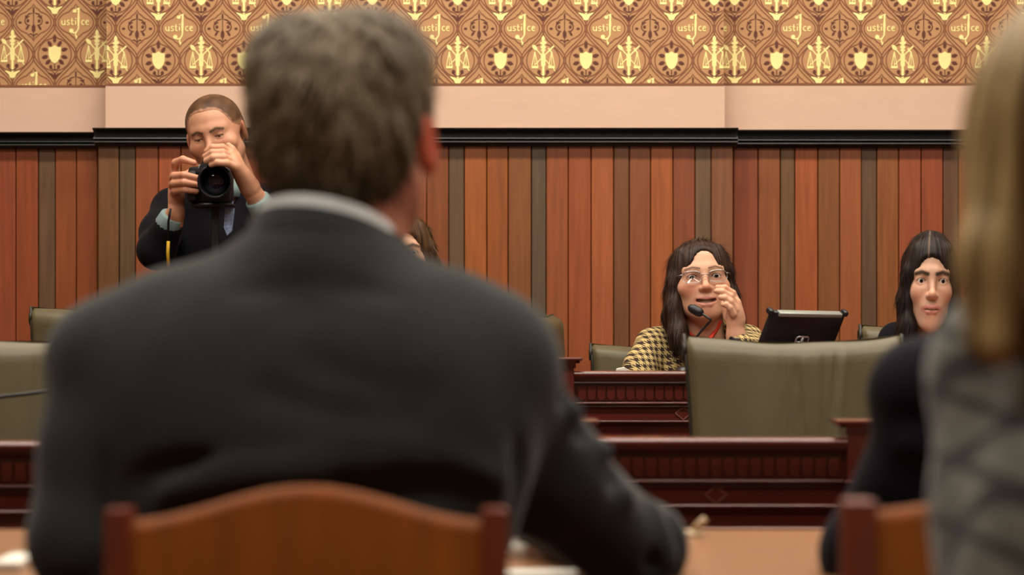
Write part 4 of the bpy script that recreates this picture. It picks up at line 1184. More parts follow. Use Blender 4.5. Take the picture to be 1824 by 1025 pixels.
def glasses_woman():
    Y = 5.72
    r = thing('person', (W(1245, 0, Y)[0], Y, TIER), 'woman in glasses and a houndstooth jacket raising a hand beside her face', 'person')
    HO = W(1248, 499, Y); R = rot(yaw=2, pitch=-6, roll=-3); sc = np.array([1.06, 1.0, .98]); T = xf(R, HO, sc)
    sk = (.68, .37, .235)
    V, F, C = head(h=.0021, w=.98, jaw=1.0, mouth=.95, lid=1.0, neck=.052, skin=sk, lip=(.44, .15, .12), brow=(.17, .09, .055), red=1.25, ear=False, fat=.006, nose=.88, neckl=.14, bz=(.0215, .026, .021), bw=.0026)
    parts = [(T(V), F, C)]
    Yh = 5.52
    p = lambda x, y, dy=0: W(x, y, Yh + dy)
    g = SD(np.minimum(p(1265, 640), p(1265, 640)) - .03, p(1345, 500) + np.array([.02, .09, .03]), .0021)
    wr = p(1311, 600, .02)
    g.cap(p(1313, 645, .03), wr, .027, .0235, .01)
    g.cap(wr, p(1307, 562, .012), .023, .022, .015)
    g.cap(p(1306, 550, .002), p(1313, 568, .02), .0145, .018, .015); g.cap(p(1311, 540, .012), p(1313, 570, .02), .0145, .018, .015)
    fg = [([p(1313, 541, .022), p(1305, 523, .016), p(1291, 513, .008), p(1278, 512, .004)], [.0115, .0098, .0088, .0070]),
          ([p(1311, 545, .006), p(1301, 528, -.004), p(1287, 520, -.008), p(1276, 519, -.006)], [.0115, .0098, .0088, .0070]),
          ([p(1309, 552, -.006), p(1301, 538, -.014), p(1291, 531, -.016), p(1283, 530, -.012)], [.011, .0095, .0085, .0068]),
          ([p(1306, 560, -.012), p(1300, 549, -.020), p(1293, 543, -.021), p(1288, 543, -.018)], [.0102, .0085, .0078, .0062]),
          ([p(1306, 580, .03), p(1297, 566, .040), p(1291, 552, .044), p(1288, 541, .044)], [.0135, .0115, .0098, .0078])]
    for a, b in fg: g.chain(a, b, .003)
    V, F = fixo0(*g.mesh(1)); C = np.tile(np.array(sk), (len(V), 1)) * (1.04 + .05 * sn(V, 150, 4)[:, None])
    parts.append((V, F, C))
    nb = W(1245, 590, Y + .06); sl, sr = W(1163, 616, Y + .06), W(1330, 612, Y + .06)
    ela = W(1136, 700, Y - .02); elb = W(1342, 648, 5.56)
    parts.append(core([[(*nb, .05), (nb[0], nb[1] + .02, .85, .08), (nb[0], nb[1] + .03, .62, .1)], [(*sl, .03), (*ela, .028), (ela[0] + .08, 5.56, .74, .02)], [(*sr, .03), (*elb, .028), (*wr, .022)]], sk))
    parts.append(plain_hand((ela[0] + .08, 5.55, .74), rot(200), 1, .4, sk))
    V, F, C = join(parts); build('body', V, F, M['skin'], r, True, C)
    eyeballs(r, T, (0, 2))
    hc, h2 = (.012, .006, .005), (.052, .026, .016)
    lob = []
    lob.append(([(-.058, -.030, .07), (-.080, -.030, .0), (-.086, -.030, -.07), (-.080, -.045, -.150), (-.066, -.05, -.205)], [.018, .020, .024, .026, .018]))
    lob.append(([(-.055, .03, .05), (-.078, .02, -.03), (-.090, .015, -.10), (-.085, .0, -.18)], [.03, .026, .026, .018]))
    lob.append(([(.050, -.035, .075), (.074, -.03, .02), (.084, -.025, -.05), (.092, -.025, -.11), (.088, -.03, -.16)], [.016, .016, .019, .019, .012]))
    lob.append(([(.055, .03, .05), (.078, .02, -.03), (.096, .02, -.10), (.108, .015, -.155)], [.03, .025, .022, .012]))
    lob.append(([(0, .06, 0), (0, .07, -.1), (0, .06, -.17)], [.06, .055, .045]))
    hole = [((.000, -.115, -.015), (.056, .085, .076), .012), ((.006, -.105, .045), (.032, .06, .032), .015), ((0, -.1, -.10), (.052, .09, .09), .012)]
    long_hair(HO, R, np.array([.95, 1.0, .98]), lob, hc, h2, r, (.0865, .103, .089), (0, .012, .029), hole, seed=42, nst=7000)
    # jacket
    g = SD((W(1090, 0, Y)[0], 5.40, .5), (W(1380, 0, Y)[0], 6.02, 1.06), .0045)
    g.cap(nb + np.array([0, .03, -.01]), sl, .045, .047, .04); g.cap(nb + np.array([0, .03, -.01]), sr, .045, .047, .04)
    g.ell((nb[0], nb[1] + .02, .86), (.150, .105, .16), .04); g.ell((nb[0], nb[1] + .03, .66), (.15, .11, .17), .05)
    g.chain([sl, W(1143, 655, Y + .02), ela], [.049, .050, .046], .015); g.chain([ela, (ela[0] + .08, 5.58, .75)], [.044, .032], .02)
    g.chain([sr, elb], [.049, .042], .02); g.cap(elb, W(1318, 618, 5.535), .042, .038, .015)
    g.cap((nb[0], nb[1] - .03, nb[2] - .01), (nb[0], nb[1] - .05, nb[2] + .15), .055, .07, .01, 'd')
    g.cap((nb[0], nb[1] - .10, nb[2] - .12), (nb[0], nb[1] - .06, nb[2] + .05), .030, .06, .01, 'd')
    g.fold([W(1160, 590, Y), W(1172, 625, Y), W(1168, 670, Y)], -.006, .008)
    g.fold([W(1215, 600, 5.68), W(1200, 630, 5.67), W(1212, 660, 5.66)], .006, .010)
    cloth('jacket', g, M['hound'], r, 2, .0008, 40)
    # lanyard
    def lan(pts): 
        t = MB(); t.tube(pts, .0055, 6); return t
    lan([W(1216, 575, Y - .012), W(1225, 592, Y - .022), W(1240, 606, Y - .055), W(1247, 625, Y - .085)]).obj('lanyard_strap', M['red'], r, True)
    lan([W(1284, 572, Y - .012), W(1275, 590, Y - .022), W(1264, 604, Y - .055), W(1256, 625, Y - .085)]).obj('lanyard_strap', M['red'], r, True)
    # glasses
    gl = bpy.data.objects.new('glasses', None)
    rim, lens = [], []
    for s in (-1, 1):
        c = np.array([s * .0335, -.098, -.003]); pts = []
        for k in range(25):
            q = 2 * math.pi * k / 24
            x = .0245 * math.copysign(abs(math.cos(q)) ** .75, math.cos(q)); z = .0165 * math.copysign(abs(math.sin(q)) ** .75, math.sin(q))
            pts.append(c + np.array([x, .010 * (x * s / .0245) ** 2 * (x * s > 0) + .002, z]))
        rim.append(pts); lens.append(pts)
    fr = MB()
    for s, pts in zip((-1, 1), rim):
        fr.tube(T(pts), .0008, 6, False)
        top = [q for q in pts if q[2] > .004]
        fr.tube(T(sorted(top, key=lambda q: q[0])), .0016, 6)
        fr.tube(T([(s * .056, -.088, .005), (s * .066, -.072, .006), (s * .078, .0, .002)]), .0013, 6)
    fr.tube(T([(-.010, -.100, .000), (0, -.103, .003), (.010, -.100, .000)]), .0013, 6)
    fo = fr.obj('glasses_frame', M['steel'], r, True)
    for pts in lens:
        n = len(pts) - 1; P = T(pts); c = P.mean(0)
        V = list(P[:-1]) + [c] + [q + np.array([0, .0008, 0]) for q in P[:-1]] + [c + np.array([0, .0008, 0])]
        F = [[i, (i + 1) % n, n] for i in range(n)] + [[n + 1 + (i + 1) % n, n + 1 + i, 2 * n + 1] for i in range(n)] + [[(i + 1) % n, i, n + 1 + i, n + 1 + (i + 1) % n] for i in range(n)]
        build('glasses_lens', V, F, M['glass'], fo, False)
    bpy.data.objects.remove(gl)
    MB().tube([W(1302, 603, Yh - .005), W(1311, 606, Yh - .018), W(1322, 603, Yh + .01), W(1318, 600, Yh + .045), W(1304, 600, Yh + .045), W(1302, 603, Yh - .005)], .005, 8).obj('wrist_band', M['blackplastic'], r, True)
    legs(r, (nb[0], nb[1] + .05, .60), Y - .25, TIER, -1, M['trouser'])
glasses_woman()

# ---------------------------------------------------------------- 5. dark-haired woman in black
def dark_woman():
    Y = 5.38
    r = thing('person', (W(1655, 0, Y)[0], Y, TIER), 'young woman with long black hair in a black jacket at the right', 'person')
    HO = W(1656, 500, Y); R = rot(yaw=-7, pitch=2, roll=1.5); sc = np.array([.87, 1.0, 1.05]); T = xf(R, HO, sc)
    sk = (.66, .385, .26)
    V, F, C = head(h=.0020, w=.94, jaw=.90, lid=1.0, neck=.046, skin=sk, lip=(.48, .14, .12), brow=(.012, .008, .007), red=.8, ear=False, nose=.94, chin=.004, neckl=.14, bz=(.0165, .0215, .0165), bw=.0040)
    nb = W(1660, 612, Y + .06); sl, sr = W(1597, 607, Y + .07), W(1745, 610, Y + .07)
    ela, elb = W(1590, 720, Y + .0), W(1755, 720, Y + .0)
    wa, wb = np.array([ela[0] + .08, 5.30, Z2 + .012]), np.array([elb[0] - .08, 5.30, Z2 + .012])
    parts = [(T(V), F, C), core([[(*nb, .05), (nb[0], nb[1] + .02, .85, .08), (nb[0], nb[1] + .03, .62, .1)], [(*sl, .03), (*ela, .028), (*wa, .02)], [(*sr, .03), (*elb, .028), (*wb, .02)]], sk),
             plain_hand(wa, rot(170), 1, .2, sk), plain_hand(wb, rot(190), -1, .2, sk)]
    V, F, C = join(parts); build('body', V, F, M['skin'], r, True, C)
    eyeballs(r, T, (4, 0))
    lob = [([(-.045, -.045, .075), (-.066, -.045, .02), (-.070, -.040, -.05), (-.064, -.045, -.11), (-.056, -.055, -.19)], [.014, .014, .016, .024, .026]),
           ([(-.05, .03, .04), (-.068, .02, -.05), (-.064, .01, -.13), (-.06, -.01, -.2)], [.03, .024, .028, .026]),
           ([(.045, -.045, .075), (.066, -.045, .02), (.070, -.040, -.05), (.068, -.045, -.11), (.06, -.055, -.19)], [.014, .014, .016, .022, .024]),
           ([(.05, .03, .04), (.068, .02, -.05), (.068, .01, -.13), (.06, -.01, -.2)], [.03, .024, .026, .024]),
           ([(0, .06, 0), (0, .07, -.1), (0, .06, -.18)], [.055, .05, .045])]
    hole = [((0, -.115, -.02), (.050, .080, .072), .010), ((-.002, -.105, .032), (.034, .05, .026), .018), ((0, -.11, -.11), (.040, .09, .08), .012)]
    long_hair(HO, R, sc, lob, (.006, .004, .004), (.026, .016, .013), r, (.077, .103, .090), (0, .012, .034), hole, seed=51, part=(-.012, .12), part_c=(.16, .11, .08))
    g = SD((W(1535, 0, Y)[0], 5.16, .5), (W(1830, 0, Y)[0], 5.66, 1.06), .0055)
    g.cap(nb + np.array([0, .02, -.005]), sl, .042, .046, .03); g.cap(nb + np.array([0, .02, -.005]), sr, .042, .046, .03)
    g.ell((nb[0], nb[1] + .02, .86), (.135, .10, .15), .04); g.ell((nb[0], nb[1] + .03, .66), (.14, .11, .16), .05)
    g.chain([sl, ela, wa + np.array([0, .03, .01])], [.047, .044, .03], .015); g.chain([sr, elb, wb + np.array([0, .03, .01])], [.047, .044, .03], .015)
    g.cap((nb[0], nb[1] - .04, nb[2] - .04), (nb[0], nb[1] - .05, nb[2] + .15), .045, .06, .01, 'd')
    cloth('jacket', g, M['blacksuit'], r, 2, .0008, 40)
    legs(r, (nb[0], nb[1] + .05, .60), Y - .25, TIER, -1, M['trouser'])
dark_woman()

# ---------------------------------------------------------------- 6. woman hidden behind the suited man's shoulder
def hidden_woman():
    Y = 5.8
    r = thing('person', (W(715, 0, Y)[0], Y, TIER), 'brown-haired woman of whom only forehead and hair show above the grey suit shoulder', 'person')
    HO = W(715, 453, Y); R = rot(yaw=5, roll=-3); T = xf(R, HO)
    sk = (.72, .42, .27)
    V, F, C = head(h=.003, w=.98, neck=.048, skin=sk, ear=False, neckl=.14, brow=(.08, .045, .03))
    nb = W(722, 580, Y + .06); sl, sr = W(640, 605, Y + .06), W(805, 605, Y + .06)
    ea, eb = W(625, 700, Y), W(820, 700, Y); wa, wb = np.array([ea[0] + .1, 5.52, .95]), np.array([eb[0] - .1, 5.52, .95])
    wa[2] = wb[2] = Z2 + .012
    parts = [(T(V), F, C), core([[(*nb, .05), (nb[0], nb[1] + .02, .85, .08), (nb[0], nb[1] + .03, .62, .1)], [(*sl, .03), (*ea, .028), (*wa, .02)], [(*sr, .03), (*eb, .028), (*wb, .02)]], sk, .014),
             plain_hand(wa, rot(170), 1, .2, sk, .005), plain_hand(wb, rot(190), -1, .2, sk, .005)]
    V, F, C = join(parts); build('body', V, F, M['skin'], r, True, C)
    eyeballs(r, T)
    lob = [([(s * .05, -.035, .07), (s * .074, -.03, .01), (s * .082, -.03, -.06), (s * .080, -.04, -.15)], [.016, .018, .020, .018]) for s in (-1, 1)]
    lob += [([(s * .055, .03, .05), (s * .078, .02, -.03), (s * .088, .015, -.10), (s * .08, .0, -.17)], [.03, .026, .024, .018]) for s in (-1, 1)]
    hole = [((0, -.115, -.015), (.056, .085, .074), .012), ((0, -.105, .030), (.040, .06, .028), .015), ((0, -.1, -.10), (.05, .09, .09), .012)]
    long_hair(HO, R, 1.0, lob, (.030, .014, .006), (.11, .058, .024), r, (.083, .105, .089), (0, .012, .032), hole, seed=61, h=.003)
    g = SD((W(590, 0, Y)[0], 5.45, .5), (W(860, 0, Y)[0], 6.02, 1.08), .007)
    g.cap(nb, sl, .045, .047, .04); g.cap(nb, sr, .045, .047, .04)
    g.ell((nb[0], nb[1] + .02, .86), (.14, .10, .16), .04); g.ell((nb[0], nb[1] + .03, .66), (.14, .11, .17), .05)
    g.chain([sl, ea, wa + np.array([0, .03, 0])], [.047, .043, .03], .015); g.chain([sr, eb, wb + np.array([0, .03, 0])], [.047, .043, .03], .015)
    cloth('jacket', g, M['blacksuit'], r, 2)
    legs(r, (nb[0], nb[1] + .05, .60), Y - .25, TIER, -1, M['trouser'])
hidden_woman()

# ---------------------------------------------------------------- 7. photographer and his camera
def photographer():
    Y = 6.15
    r = thing('person', (W(390, 0, Y)[0], Y + .1, TIER), 'man with cropped hair in a dark jacket, photographing at the back wall', 'person')
    HO = W(384, 238, Y); R = rot(yaw=-7, pitch=14, roll=-12); sc = 1.0; T = xf(R, HO, sc)
    sk = (.60, .305, .185)
    V, F, C = head(h=.0021, w=1.10, jaw=1.15, lid=.12, neck=.060, skin=sk, brow=(.10, .055, .03), red=1.0, stubble=.45, nose=1.0, fat=.005, neckl=.12)
    parts = [(T(V), F, C)]
    p = lambda x, y, d: W(x, y, d)
    # image-left hand on the grip
    g = SD(p(286, 402, 5.84), p(366, 272, 6.10) + np.array([.03, 0, .02]), .0021)
    wr = p(310, 378, 5.985)
    g.cap(p(309, 398, 6.0), wr, .029, .027, .01); g.cap(wr, p(312, 350, 5.975), .026, .024, .02)
    for y in (305, 318, 332, 345): g.cap(p(311 + abs(y - 322) * .08, y, 5.962), p(313, 352, 5.975), .0135, .02, .012)
    for a, b in (([p(312, 304, 5.965), p(313, 290, 5.94), p(326, 284, 5.918), p(345, 290, 5.92)], [.0125, .0115, .0105, .0085]),
                 ([p(309, 318, 5.955), p(311, 314, 5.915), p(328, 312, 5.888), p(351, 317, 5.900)], [.0125, .0118, .0108, .0088]),
                 ([p(308, 331, 5.955), p(310, 327, 5.913), p(328, 325, 5.886), p(352, 329, 5.900)], [.0125, .0116, .0106, .0086]),
                 ([p(309, 344, 5.958), p(312, 340, 5.920), p(329, 338, 5.894), p(350, 341, 5.905)], [.0115, .0106, .0098, .0080]),
                 ([p(314, 352, 5.99), p(322, 330, 6.03), p(332, 312, 6.045), p(342, 304, 6.045)], [.017, .0135, .0115, .009])):
        g.chain(a, b, .003)
    V, F = fixo0(*g.mesh(1)); parts.append((V, F, np.tile(np.array(sk) * np.array([1.05, .95, .95]), (len(V), 1)) * (1 + .05 * sn(V, 150, 4)[:, None])))
    # image-right hand over the lens
    g = SD(p(352, 380, 5.76), p(480, 246, 6.02) + np.array([.02, 0, .02]), .0021)
    wl = p(452, 346, 5.92)
    g.cap(p(466, 368, 5.95), wl, .031, .028, .01)
    for (x, y, d) in ((411, 273, 5.86), (413, 281, 5.845), (416, 289, 5.838), (420, 298, 5.835)): g.cap((p(x, y, d)), p(444, 332, 5.905), .0145, .023, .014)
    for a, b in (([p(411, 273, 5.86), p(396, 263, 5.845), p(379, 263, 5.838), p(368, 270, 5.842)], [.0125, .0112, .0102, .0085]),
                 ([p(412, 281, 5.845), p(396, 272, 5.822), p(378, 272, 5.815), p(365, 279, 5.822)], [.0125, .0114, .0104, .0086]),
                 ([p(415, 290, 5.838), p(399, 281, 5.812), p(380, 281, 5.806), p(367, 287, 5.815)], [.0123, .0112, .0102, .0084]),
                 ([p(420, 299, 5.835), p(404, 291, 5.806), p(387, 290, 5.802), p(376, 294, 5.81)], [.0112, .0100, .0092, .0076]),
                 ([p(428, 298, 5.885), p(421, 279, 5.885), p(413, 266, 5.88), p(407, 259, 5.88)], [.016, .0128, .0110, .0085])):
        g.chain(a, b, .003)
    V, F = fixo0(*g.mesh(1)); parts.append((V, F, np.tile(np.array(sk), (len(V), 1)) * (1 + .05 * sn(V, 150, 4)[:, None])))
    nb = W(392, 335, Y + .06); sl, sr = W(308, 372, Y + .06), W(478, 366, Y + .06)
    el, er = W(279, 447, 6.05), W(500, 432, 6.02)
    parts.append(core([[(*nb, .06), (nb[0], nb[1] + .02, 1.2, .1), (nb[0], nb[1] + .03, 1.0, .11)], [(*sl, .035), (*el, .032), (*wr, .024)], [(*sr, .035), (*er, .032), (*wl, .025)]], sk))
    V, F, C = join(parts); build('body', V, F, M['skin'], r, True, C)
    eyeballs(r, T, (0, 30))
    MB().tube([p(392, 285, 5.805), p(396, 290, 5.80), p(399, 284, 5.815)], .0022, 6).obj('ring', M['steel'], r, True)
    # cropped hair
    g = SD((-.1, -.12, -.07), (.1, .13, .14), .003)
    g.ell((0, .013, .033), (.0835, .0972, .0822), .01); g.ell((0, .052, -.01), (.076, .056, .06), .03)
    def zl(X, Yy):
        t = sstep(-.03, -.075, Yy + 0 * X)
        return -.055 + .060 * sstep(.055, .02, Yy + 0 * X) + .085 * t + .014 * np.exp(-((np.abs(X) - .045) / .015) ** 2) * t - .012 * np.exp(-(X / .025) ** 2) * t
    hair_line(g, zl, .8, .008)
    V, F = fixo(*g.mesh(1)); k = np.clip(.5 + .5 * sn(V, 200, 71), 0, 1)[:, None]
    C = np.array([.055, .026, .013]) * (1 - k) + np.array([.13, .065, .032]) * k
    e = sstep(.004, .030, V[:, 2] - zl(V[:, 0], V[:, 1]) + .006 * sn(V, 300, 9))[:, None]; C = np.array(sk) * .8 * (1 - e) + C * e
    build('hair', T(V), F, M['hair'], r, True, C)
    # jacket
    g = SD((W(235, 0, Y)[0], 5.84, .85), (W(540, 0, Y)[0], 6.42, 1.46), .0055)
    g.cap(nb + np.array([0, .03, .0]), sl, .055, .060, .05); g.cap(nb + np.array([0, .03, .0]), sr, .055, .060, .05)
    g.ell((nb[0], nb[1] + .02, 1.23), (.175, .12, .20), .04); g.ell((nb[0], nb[1] + .03, 1.0), (.165, .12, .18), .05)
    g.chain([sl, W(285, 415, 6.12), el], [.060, .058, .054], .02); g.chain([el, W(297, 408, 6.01)], [.054, .043], .02)
    g.chain([sr, er], [.060, .054], .02); g.chain([er, W(476, 386, 5.965)], [.054, .045], .02)
    g.cap((nb[0], nb[1] - .03, nb[2]), (nb[0], nb[1] - .06, nb[2] + .2), .065, .08, .01, 'd')
    g.cap((nb[0] + .02, nb[1] - .17, 1.18), (nb[0], nb[1] - .10, nb[2]), .03, .05, .01, 'd')
    g.fold([W(268, 400, 6.05), W(285, 412, 6.03), W(305, 408, 6.03)], -.006, .008); g.fold([W(268, 430, 6.02), W(285, 436, 6.0), W(300, 425, 6.0)], .006, .009)
    g.fold([W(360, 400, 6.02), W(352, 440, 6.02), W(356, 480, 6.02)], .006, .010)
    cloth('jacket', g, M['blacksuit'], r, 2, .001, 35)
    cuff(W(296, 408, 6.01), W(308, 384, 5.99), .041, .036, M['teal'], r); cuff(W(478, 388, 5.965), W(457, 354, 5.93), .043, .037, M['teal'], r)
    MB().add(*ring_band(nb[0], nb[1] - .02, .066, .07, lambda a: nb[2] + .030 - .012 * math.sin(math.radians(-a)), lambda a: nb[2] - .03, .004)).obj('shirt_collar', M['teal'], r, True)
    Vt = [W(398, 352, 5.985), W(412, 352, 5.985), W(416, 372, 5.975), W(412, 412, 5.98), W(404, 420, 5.98), W(398, 405, 5.98), W(400, 372, 5.975)]
    MB().prism([(q[0], q[2]) for q in Vt], 5.985, 6.0).obj('tie', M['tie'], r)
    MB().box(W(376, 480, 5.975), W(390, 372, 5.985) , .002).obj('neck_strap', M['blackplastic'], r)
    MB().tube([W(304, 372, 5.93), W(300, 395, 5.945), W(299, 432, 5.965)], .0035, 6).obj('wrist_strap', M['blackplastic'], r, True)
    MB().tube([W(300, 430, 5.955), W(299, 450, 5.96), W(300, 476, 5.965)], .005, 6).obj('yellow_strap', M['yellow'], r, True)
    # standing legs
    hx = nb[0]; g = SD((hx - .25, Y - .05, TIER + .03), (hx + .25, Y + .35, 1.05), .013)
    for s in (-1, 1): g.chain([(hx + s * .085, Y + .1, .92), (hx + s * .10, Y + .08, .55), (hx + s * .11, Y + .10, TIER + .08)], [.10, .072, .055], .03)
    cloth('trousers', g, M['trouser'], r)
    for s in (-1, 1):
        g = SD((hx + s * .11 - .07, Y - .2, TIER - .01), (hx + s * .11 + .07, Y + .22, TIER + .13), .009)
        g.ell((hx + s * .11, Y + .04, TIER + .035), (.045, .135, .036), .02); g.cap((hx + s * .11, Y + .1, TIER + .1), (hx + s * .11, Y + .1, TIER + .05), .045, .042, .03)
        V, F = fixo0(*g.mesh(1)); V[:, 2] = np.maximum(V[:, 2], TIER + .001); build('shoe', V, F, M['shoe'], r)
photographer()

# ------------------------------------------------------------------ the photographer's camera
def dslr():
    c = W(372, 326, 5.97)
    r = thing('camera', c, 'black camera with a large lens held by the photographer', 'camera')
    bx = MB(); a, b = W(334, 362, 5.94), W(416, 299, 6.0); bx.box((a[0], 5.94, a[2]), (b[0], 6.015, b[2]), .012)
    bx.obj('camera_body', M['blackplastic'], r, 'auto')
    a, b = W(333, 360, 5.92), W(352, 303, 5.92); MB().box((a[0], 5.908, a[2]), (b[0], 5.96, b[2]), .014).obj('grip', M['blackplastic'], r, 'auto')
    a, b = W(352, 302, 5.93), W(398, 284, 5.93); MB().prism([(a[0], a[2] - .01), (b[0], a[2] - .01), (b[0] - .018, b[2]), (a[0] + .018, b[2])], 5.915, 6.0).obj('prism_housing', M['blackplastic'], r, 'auto')
    cx, _, cz = W(384, 323, 5.88)
    R = rot(yaw=4, pitch=3)
    L = MB().lathe([(.034, .07), (.036, .05), (.041, .045), (.041, -.02), (.046, -.028), (.049, -.05), (.049, -.072), (.045, -.075), (.042, -.072), (.040, -.05), (.040, -.03), (0.039, -.028)], (cx, 5.90, cz), 'y', 40, R)
    L.obj('lens_barrel', M['blackplastic'], r, 'auto')
    MB().lathe([(.0405, -.001), (.0405, .001), (.0415, .001), (.0415, -.001)], (cx, 5.875, cz), 'y', 40, R).obj('focus_ring', M['blackmetal'], r, 'auto')
    MB().lathe([(.0395, -.026), (.036, -.033), (.027, -.038), (.014, -.0415), (.001, -.0425)], (cx, 5.90, cz), 'y', 40, R).obj('front_element', M['lens'], r, True)
    a, b = W(340, 366, 5.94), W(414, 361, 5.94); MB().box((a[0], 5.935, a[2] - .006), (b[0], 6.01, b[2]), .006).obj('bottom_plate', M['blackmetal'], r, 'auto')
    a = W(357, 297, 5.925); MB().box((a[0] - .006, 5.924, a[2] - .006), (a[0] + .006, 5.932, a[2] + .006), .001).obj('emblem', M['silver'], r)
dslr()

# ------------------------------------------------------------------ desk microphone in front of the woman in glasses
def gooseneck(base, pts, headp, headd, label, rad=.0032):
    r = thing('gooseneck_microphone', base, label, 'microphone')
    MB().lathe([(.0, 0), (.036, 0), (.036, .012), (.028, .022), (.010, .026), (0, .026)], base, 'z', 20).obj('base', M['blackmetal'], r, 'auto')
    P = [np.array(base) + np.array([0, 0, .02])] + [np.array(p) for p in pts]
    # smooth the path
    Q = [P[0]]
    for i in range(len(P) - 1):
        p0, p1, p2, p3 = P[max(i - 1, 0)], P[i], P[i + 1], P[min(i + 2, len(P) - 1)]
        for t in np.linspace(.2, 1, 5):
            Q.append(.5 * ((2 * p1) + (p2 - p0) * t + (2 * p0 - 5 * p1 + 4 * p2 - p3) * t * t + (3 * p1 - p0 - 3 * p2 + p3) * t ** 3))
    MB().tube(Q, rad, 8).obj('stem', M['blackmetal'], r, True)
    d = np.array(headd, float); d /= np.linalg.norm(d); h0 = np.array(headp, float)
    MB().tube([h0, h0 + d * .004, h0 + d * .012, h0 + d * .030, h0 + d * .040, h0 + d * .045], [.005, .010, .0125, .0125, .009, .003], 14).obj('windscreen', M['blackplastic'], r, True)
    return r
ym = 5.34
gooseneck((W(1225, 0, ym)[0], ym, Z2 - .02), [W(1226, 628, ym), W(1240, 602, ym), W(1260, 578, ym - .01), W(1266, 571, ym - .03), W(1259, 565, ym - .03), W(1250, 559, ym - .02)], W(1252, 560, ym - .02), np.array([-.9, .45, .5]), 'black gooseneck microphone in front of the woman in glasses')
yl2 = 3.95
o = MB().box((fx(80, yl) - .6, yl + .074, Z1 - .045), (al + .05, yl + .45, Z1 - .02), .004).obj('worktop', M['mahog']); tag(o, 'wooden worktop behind the left edge front desk', 'worktop')
sp = MB().box((al - .35, yl + .08, 0), (al - .32, yl + .4, Z1 - .045)).obj('end_support', M['mahog'], o)
gooseneck((W(165, 0, yl2)[0], yl2, Z1 - .02), [W(168, 740, yl2), W(150, 703, yl2), W(120, 695.5, yl2), W(90, 697, yl2), W(40, 703, yl2), W(-20, 710, yl2)], W(-18, 710, yl2), np.array([-1, 0, -.13]), 'thin microphone arm reaching across the left edge olive chair', rad=.0042)

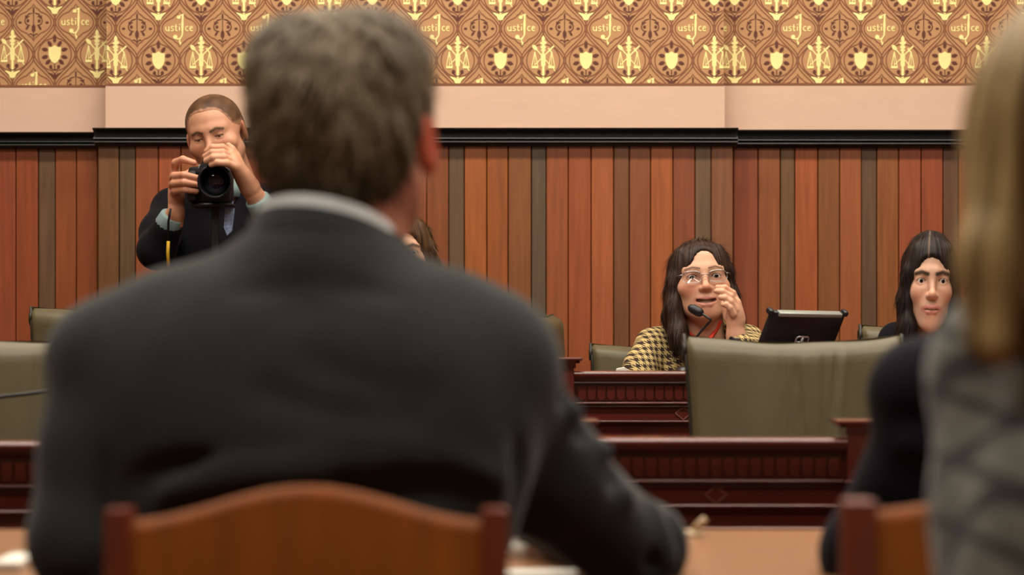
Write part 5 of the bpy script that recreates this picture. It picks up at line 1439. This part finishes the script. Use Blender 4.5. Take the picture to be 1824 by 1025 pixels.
# ------------------------------------------------------------------ tablet seen from behind
def tablet():
    yt = 5.30
    bl, br, tl, tr = W(1350, 612, yt), W(1496, 612, yt), W(1366, 553, yt), W(1511, 561, yt)
    c = W(1424, 652, yt); r = thing('tablet_stand', (c[0], yt, Z2 - .02), 'black tablet computer in a rugged case on the second row worktop', 'tablet')
    w_, h_ = .232, .165; R = rot(yaw=28, pitch=32, roll=1)
    o = np.array([W(1424, 0, yt)[0], yt, W(0, 607, yt)[2]])
    def P(V): return np.asarray(V, float) @ R.T + o
    def pbox(lo, hi, bev):
        m = MB().box(lo, hi, bev); m.V = [tuple(v) for v in P(m.V)]; return m
    pbox((-w_ / 2, 0, -h_ / 2), (w_ / 2, .016, h_ / 2), .006).obj('case', M['blackplastic'], r, 'auto')
    pbox((-w_ / 2 + .02, -.006, h_ / 2 - .010), (w_ / 2 - .016, .012, h_ / 2 + .001), .002).obj('top_edge', M['silver'], r, 'auto')
    for s in (-1, 1):
        for t in (-1, 1): pbox((s * w_ / 2 - .010, -.003, t * h_ / 2 - .010), (s * w_ / 2 + .006, .019, t * h_ / 2 + .006), .006).obj('corner_bumper', M['blackplastic'], r, 'auto')
    pbox((-w_ / 2 + .012, .0155, -h_ / 2 + .012), (w_ / 2 - .012, .0168, h_ / 2 - .012), .0005).obj('screen', M['lens'], r, 'auto')
    m = MB(); rr = .0028
    zt, zb = .016, -.06
    m.tube(P([(-.019, -.008, zb), (-.019, -.008, zt - .004), (-.015, -.008, zt), (.015, -.008, zt), (.019, -.008, zt - .004), (.019, -.008, zb)]), rr, 8)
    m.tube(P([(0, -.008, zb), (0, -.008, zt)]), .0045, 8)
    m.tube(P([(-.019, -.008, zt - .016), (.019, -.008, zt - .016)]), rr, 8)
    m.obj('bracket', M['steel'], r, True)
    b0 = P([(0, -.004, -.06)])[0]
    MB().tube([b0, (b0[0], yt - .03, Z2 + .0), (b0[0], yt - .02, Z2 - .012)], .008, 10).obj('stand_arm', M['blackmetal'], r, True)
    MB().lathe([(0, 0), (.06, 0), (.06, .006), (.05, .01), (0, .01)], (b0[0], yt - .02, Z2 - .02), 'z', 24).obj('stand_base', M['blackmetal'], r, 'auto')
tablet()

# ------------------------------------------------------------------ small things
q = W(1108, 0, 5.15); m = MB()
m.prism([(q[0] - .022, Z2 - .02), (q[0] + .022, Z2 - .02), (q[0] + .018, Z2 - .002), (q[0] + .006, Z2 + .006), (q[0] - .012, Z2 + .003)], 5.12, 5.17)
tag(m.obj('crumpled_paper', M['whitepaper']), 'crumpled white paper on the desk of the woman in glasses', 'paper')
def blob_cup(px, py, Y, w, h, label):
    c = W(px, py, Y)
    r = thing('notepad', (c[0], Y, TZ), label, 'notepad')
    MB().box((c[0] - w / 2, Y - .05, TZ + .001), (c[0] + w / 2, Y + .05, TZ + h), .002, rot(0)).obj('pages', M['whitepaper'], r)
    MB().box((c[0] - w / 2, Y + .045, TZ + h), (c[0] + w / 2, Y + .05, TZ + h + .002)).obj('binding', M['beige'], r)
blob_cup(28, 1000, 2.33, .032, .010, 'small white pad on the table beside the suited man\'s left sleeve')
blob_cup(912, 985, 2.46, .036, .014, 'small white pad on the table under the suited man\'s right sleeve')
c = W(945, 0, 2.25)
o = MB().box((c[0] - .06, 2.215, TZ + .001), (c[0] + .05, 2.262, TZ + .004), .0008).obj('paper_sheet', M['whitepaper']); tag(o, 'cream paper sheet near the table edge under the suited man\'s arm', 'paper')
b = W(1243, 945, 2.66)
o = MB().tube([W(1233, 947, 2.66), W(1243, 936, 2.655), W(1256, 926, 2.65)], [.004, .0045, .005], 10)
r = thing('pen_holder', (b[0], 2.66, TZ), 'small beige pen standing tilted at the far table edge', 'pen')
o.obj('pen_barrel', M['beige'], r, True)
MB().lathe([(0, 0), (.016, 0), (.016, .004), (.007, .008), (0, .008)], (W(1233, 0, 2.66)[0], 2.66, TZ), 'z', 16).obj('pen_foot', M['beige'], r, 'auto')
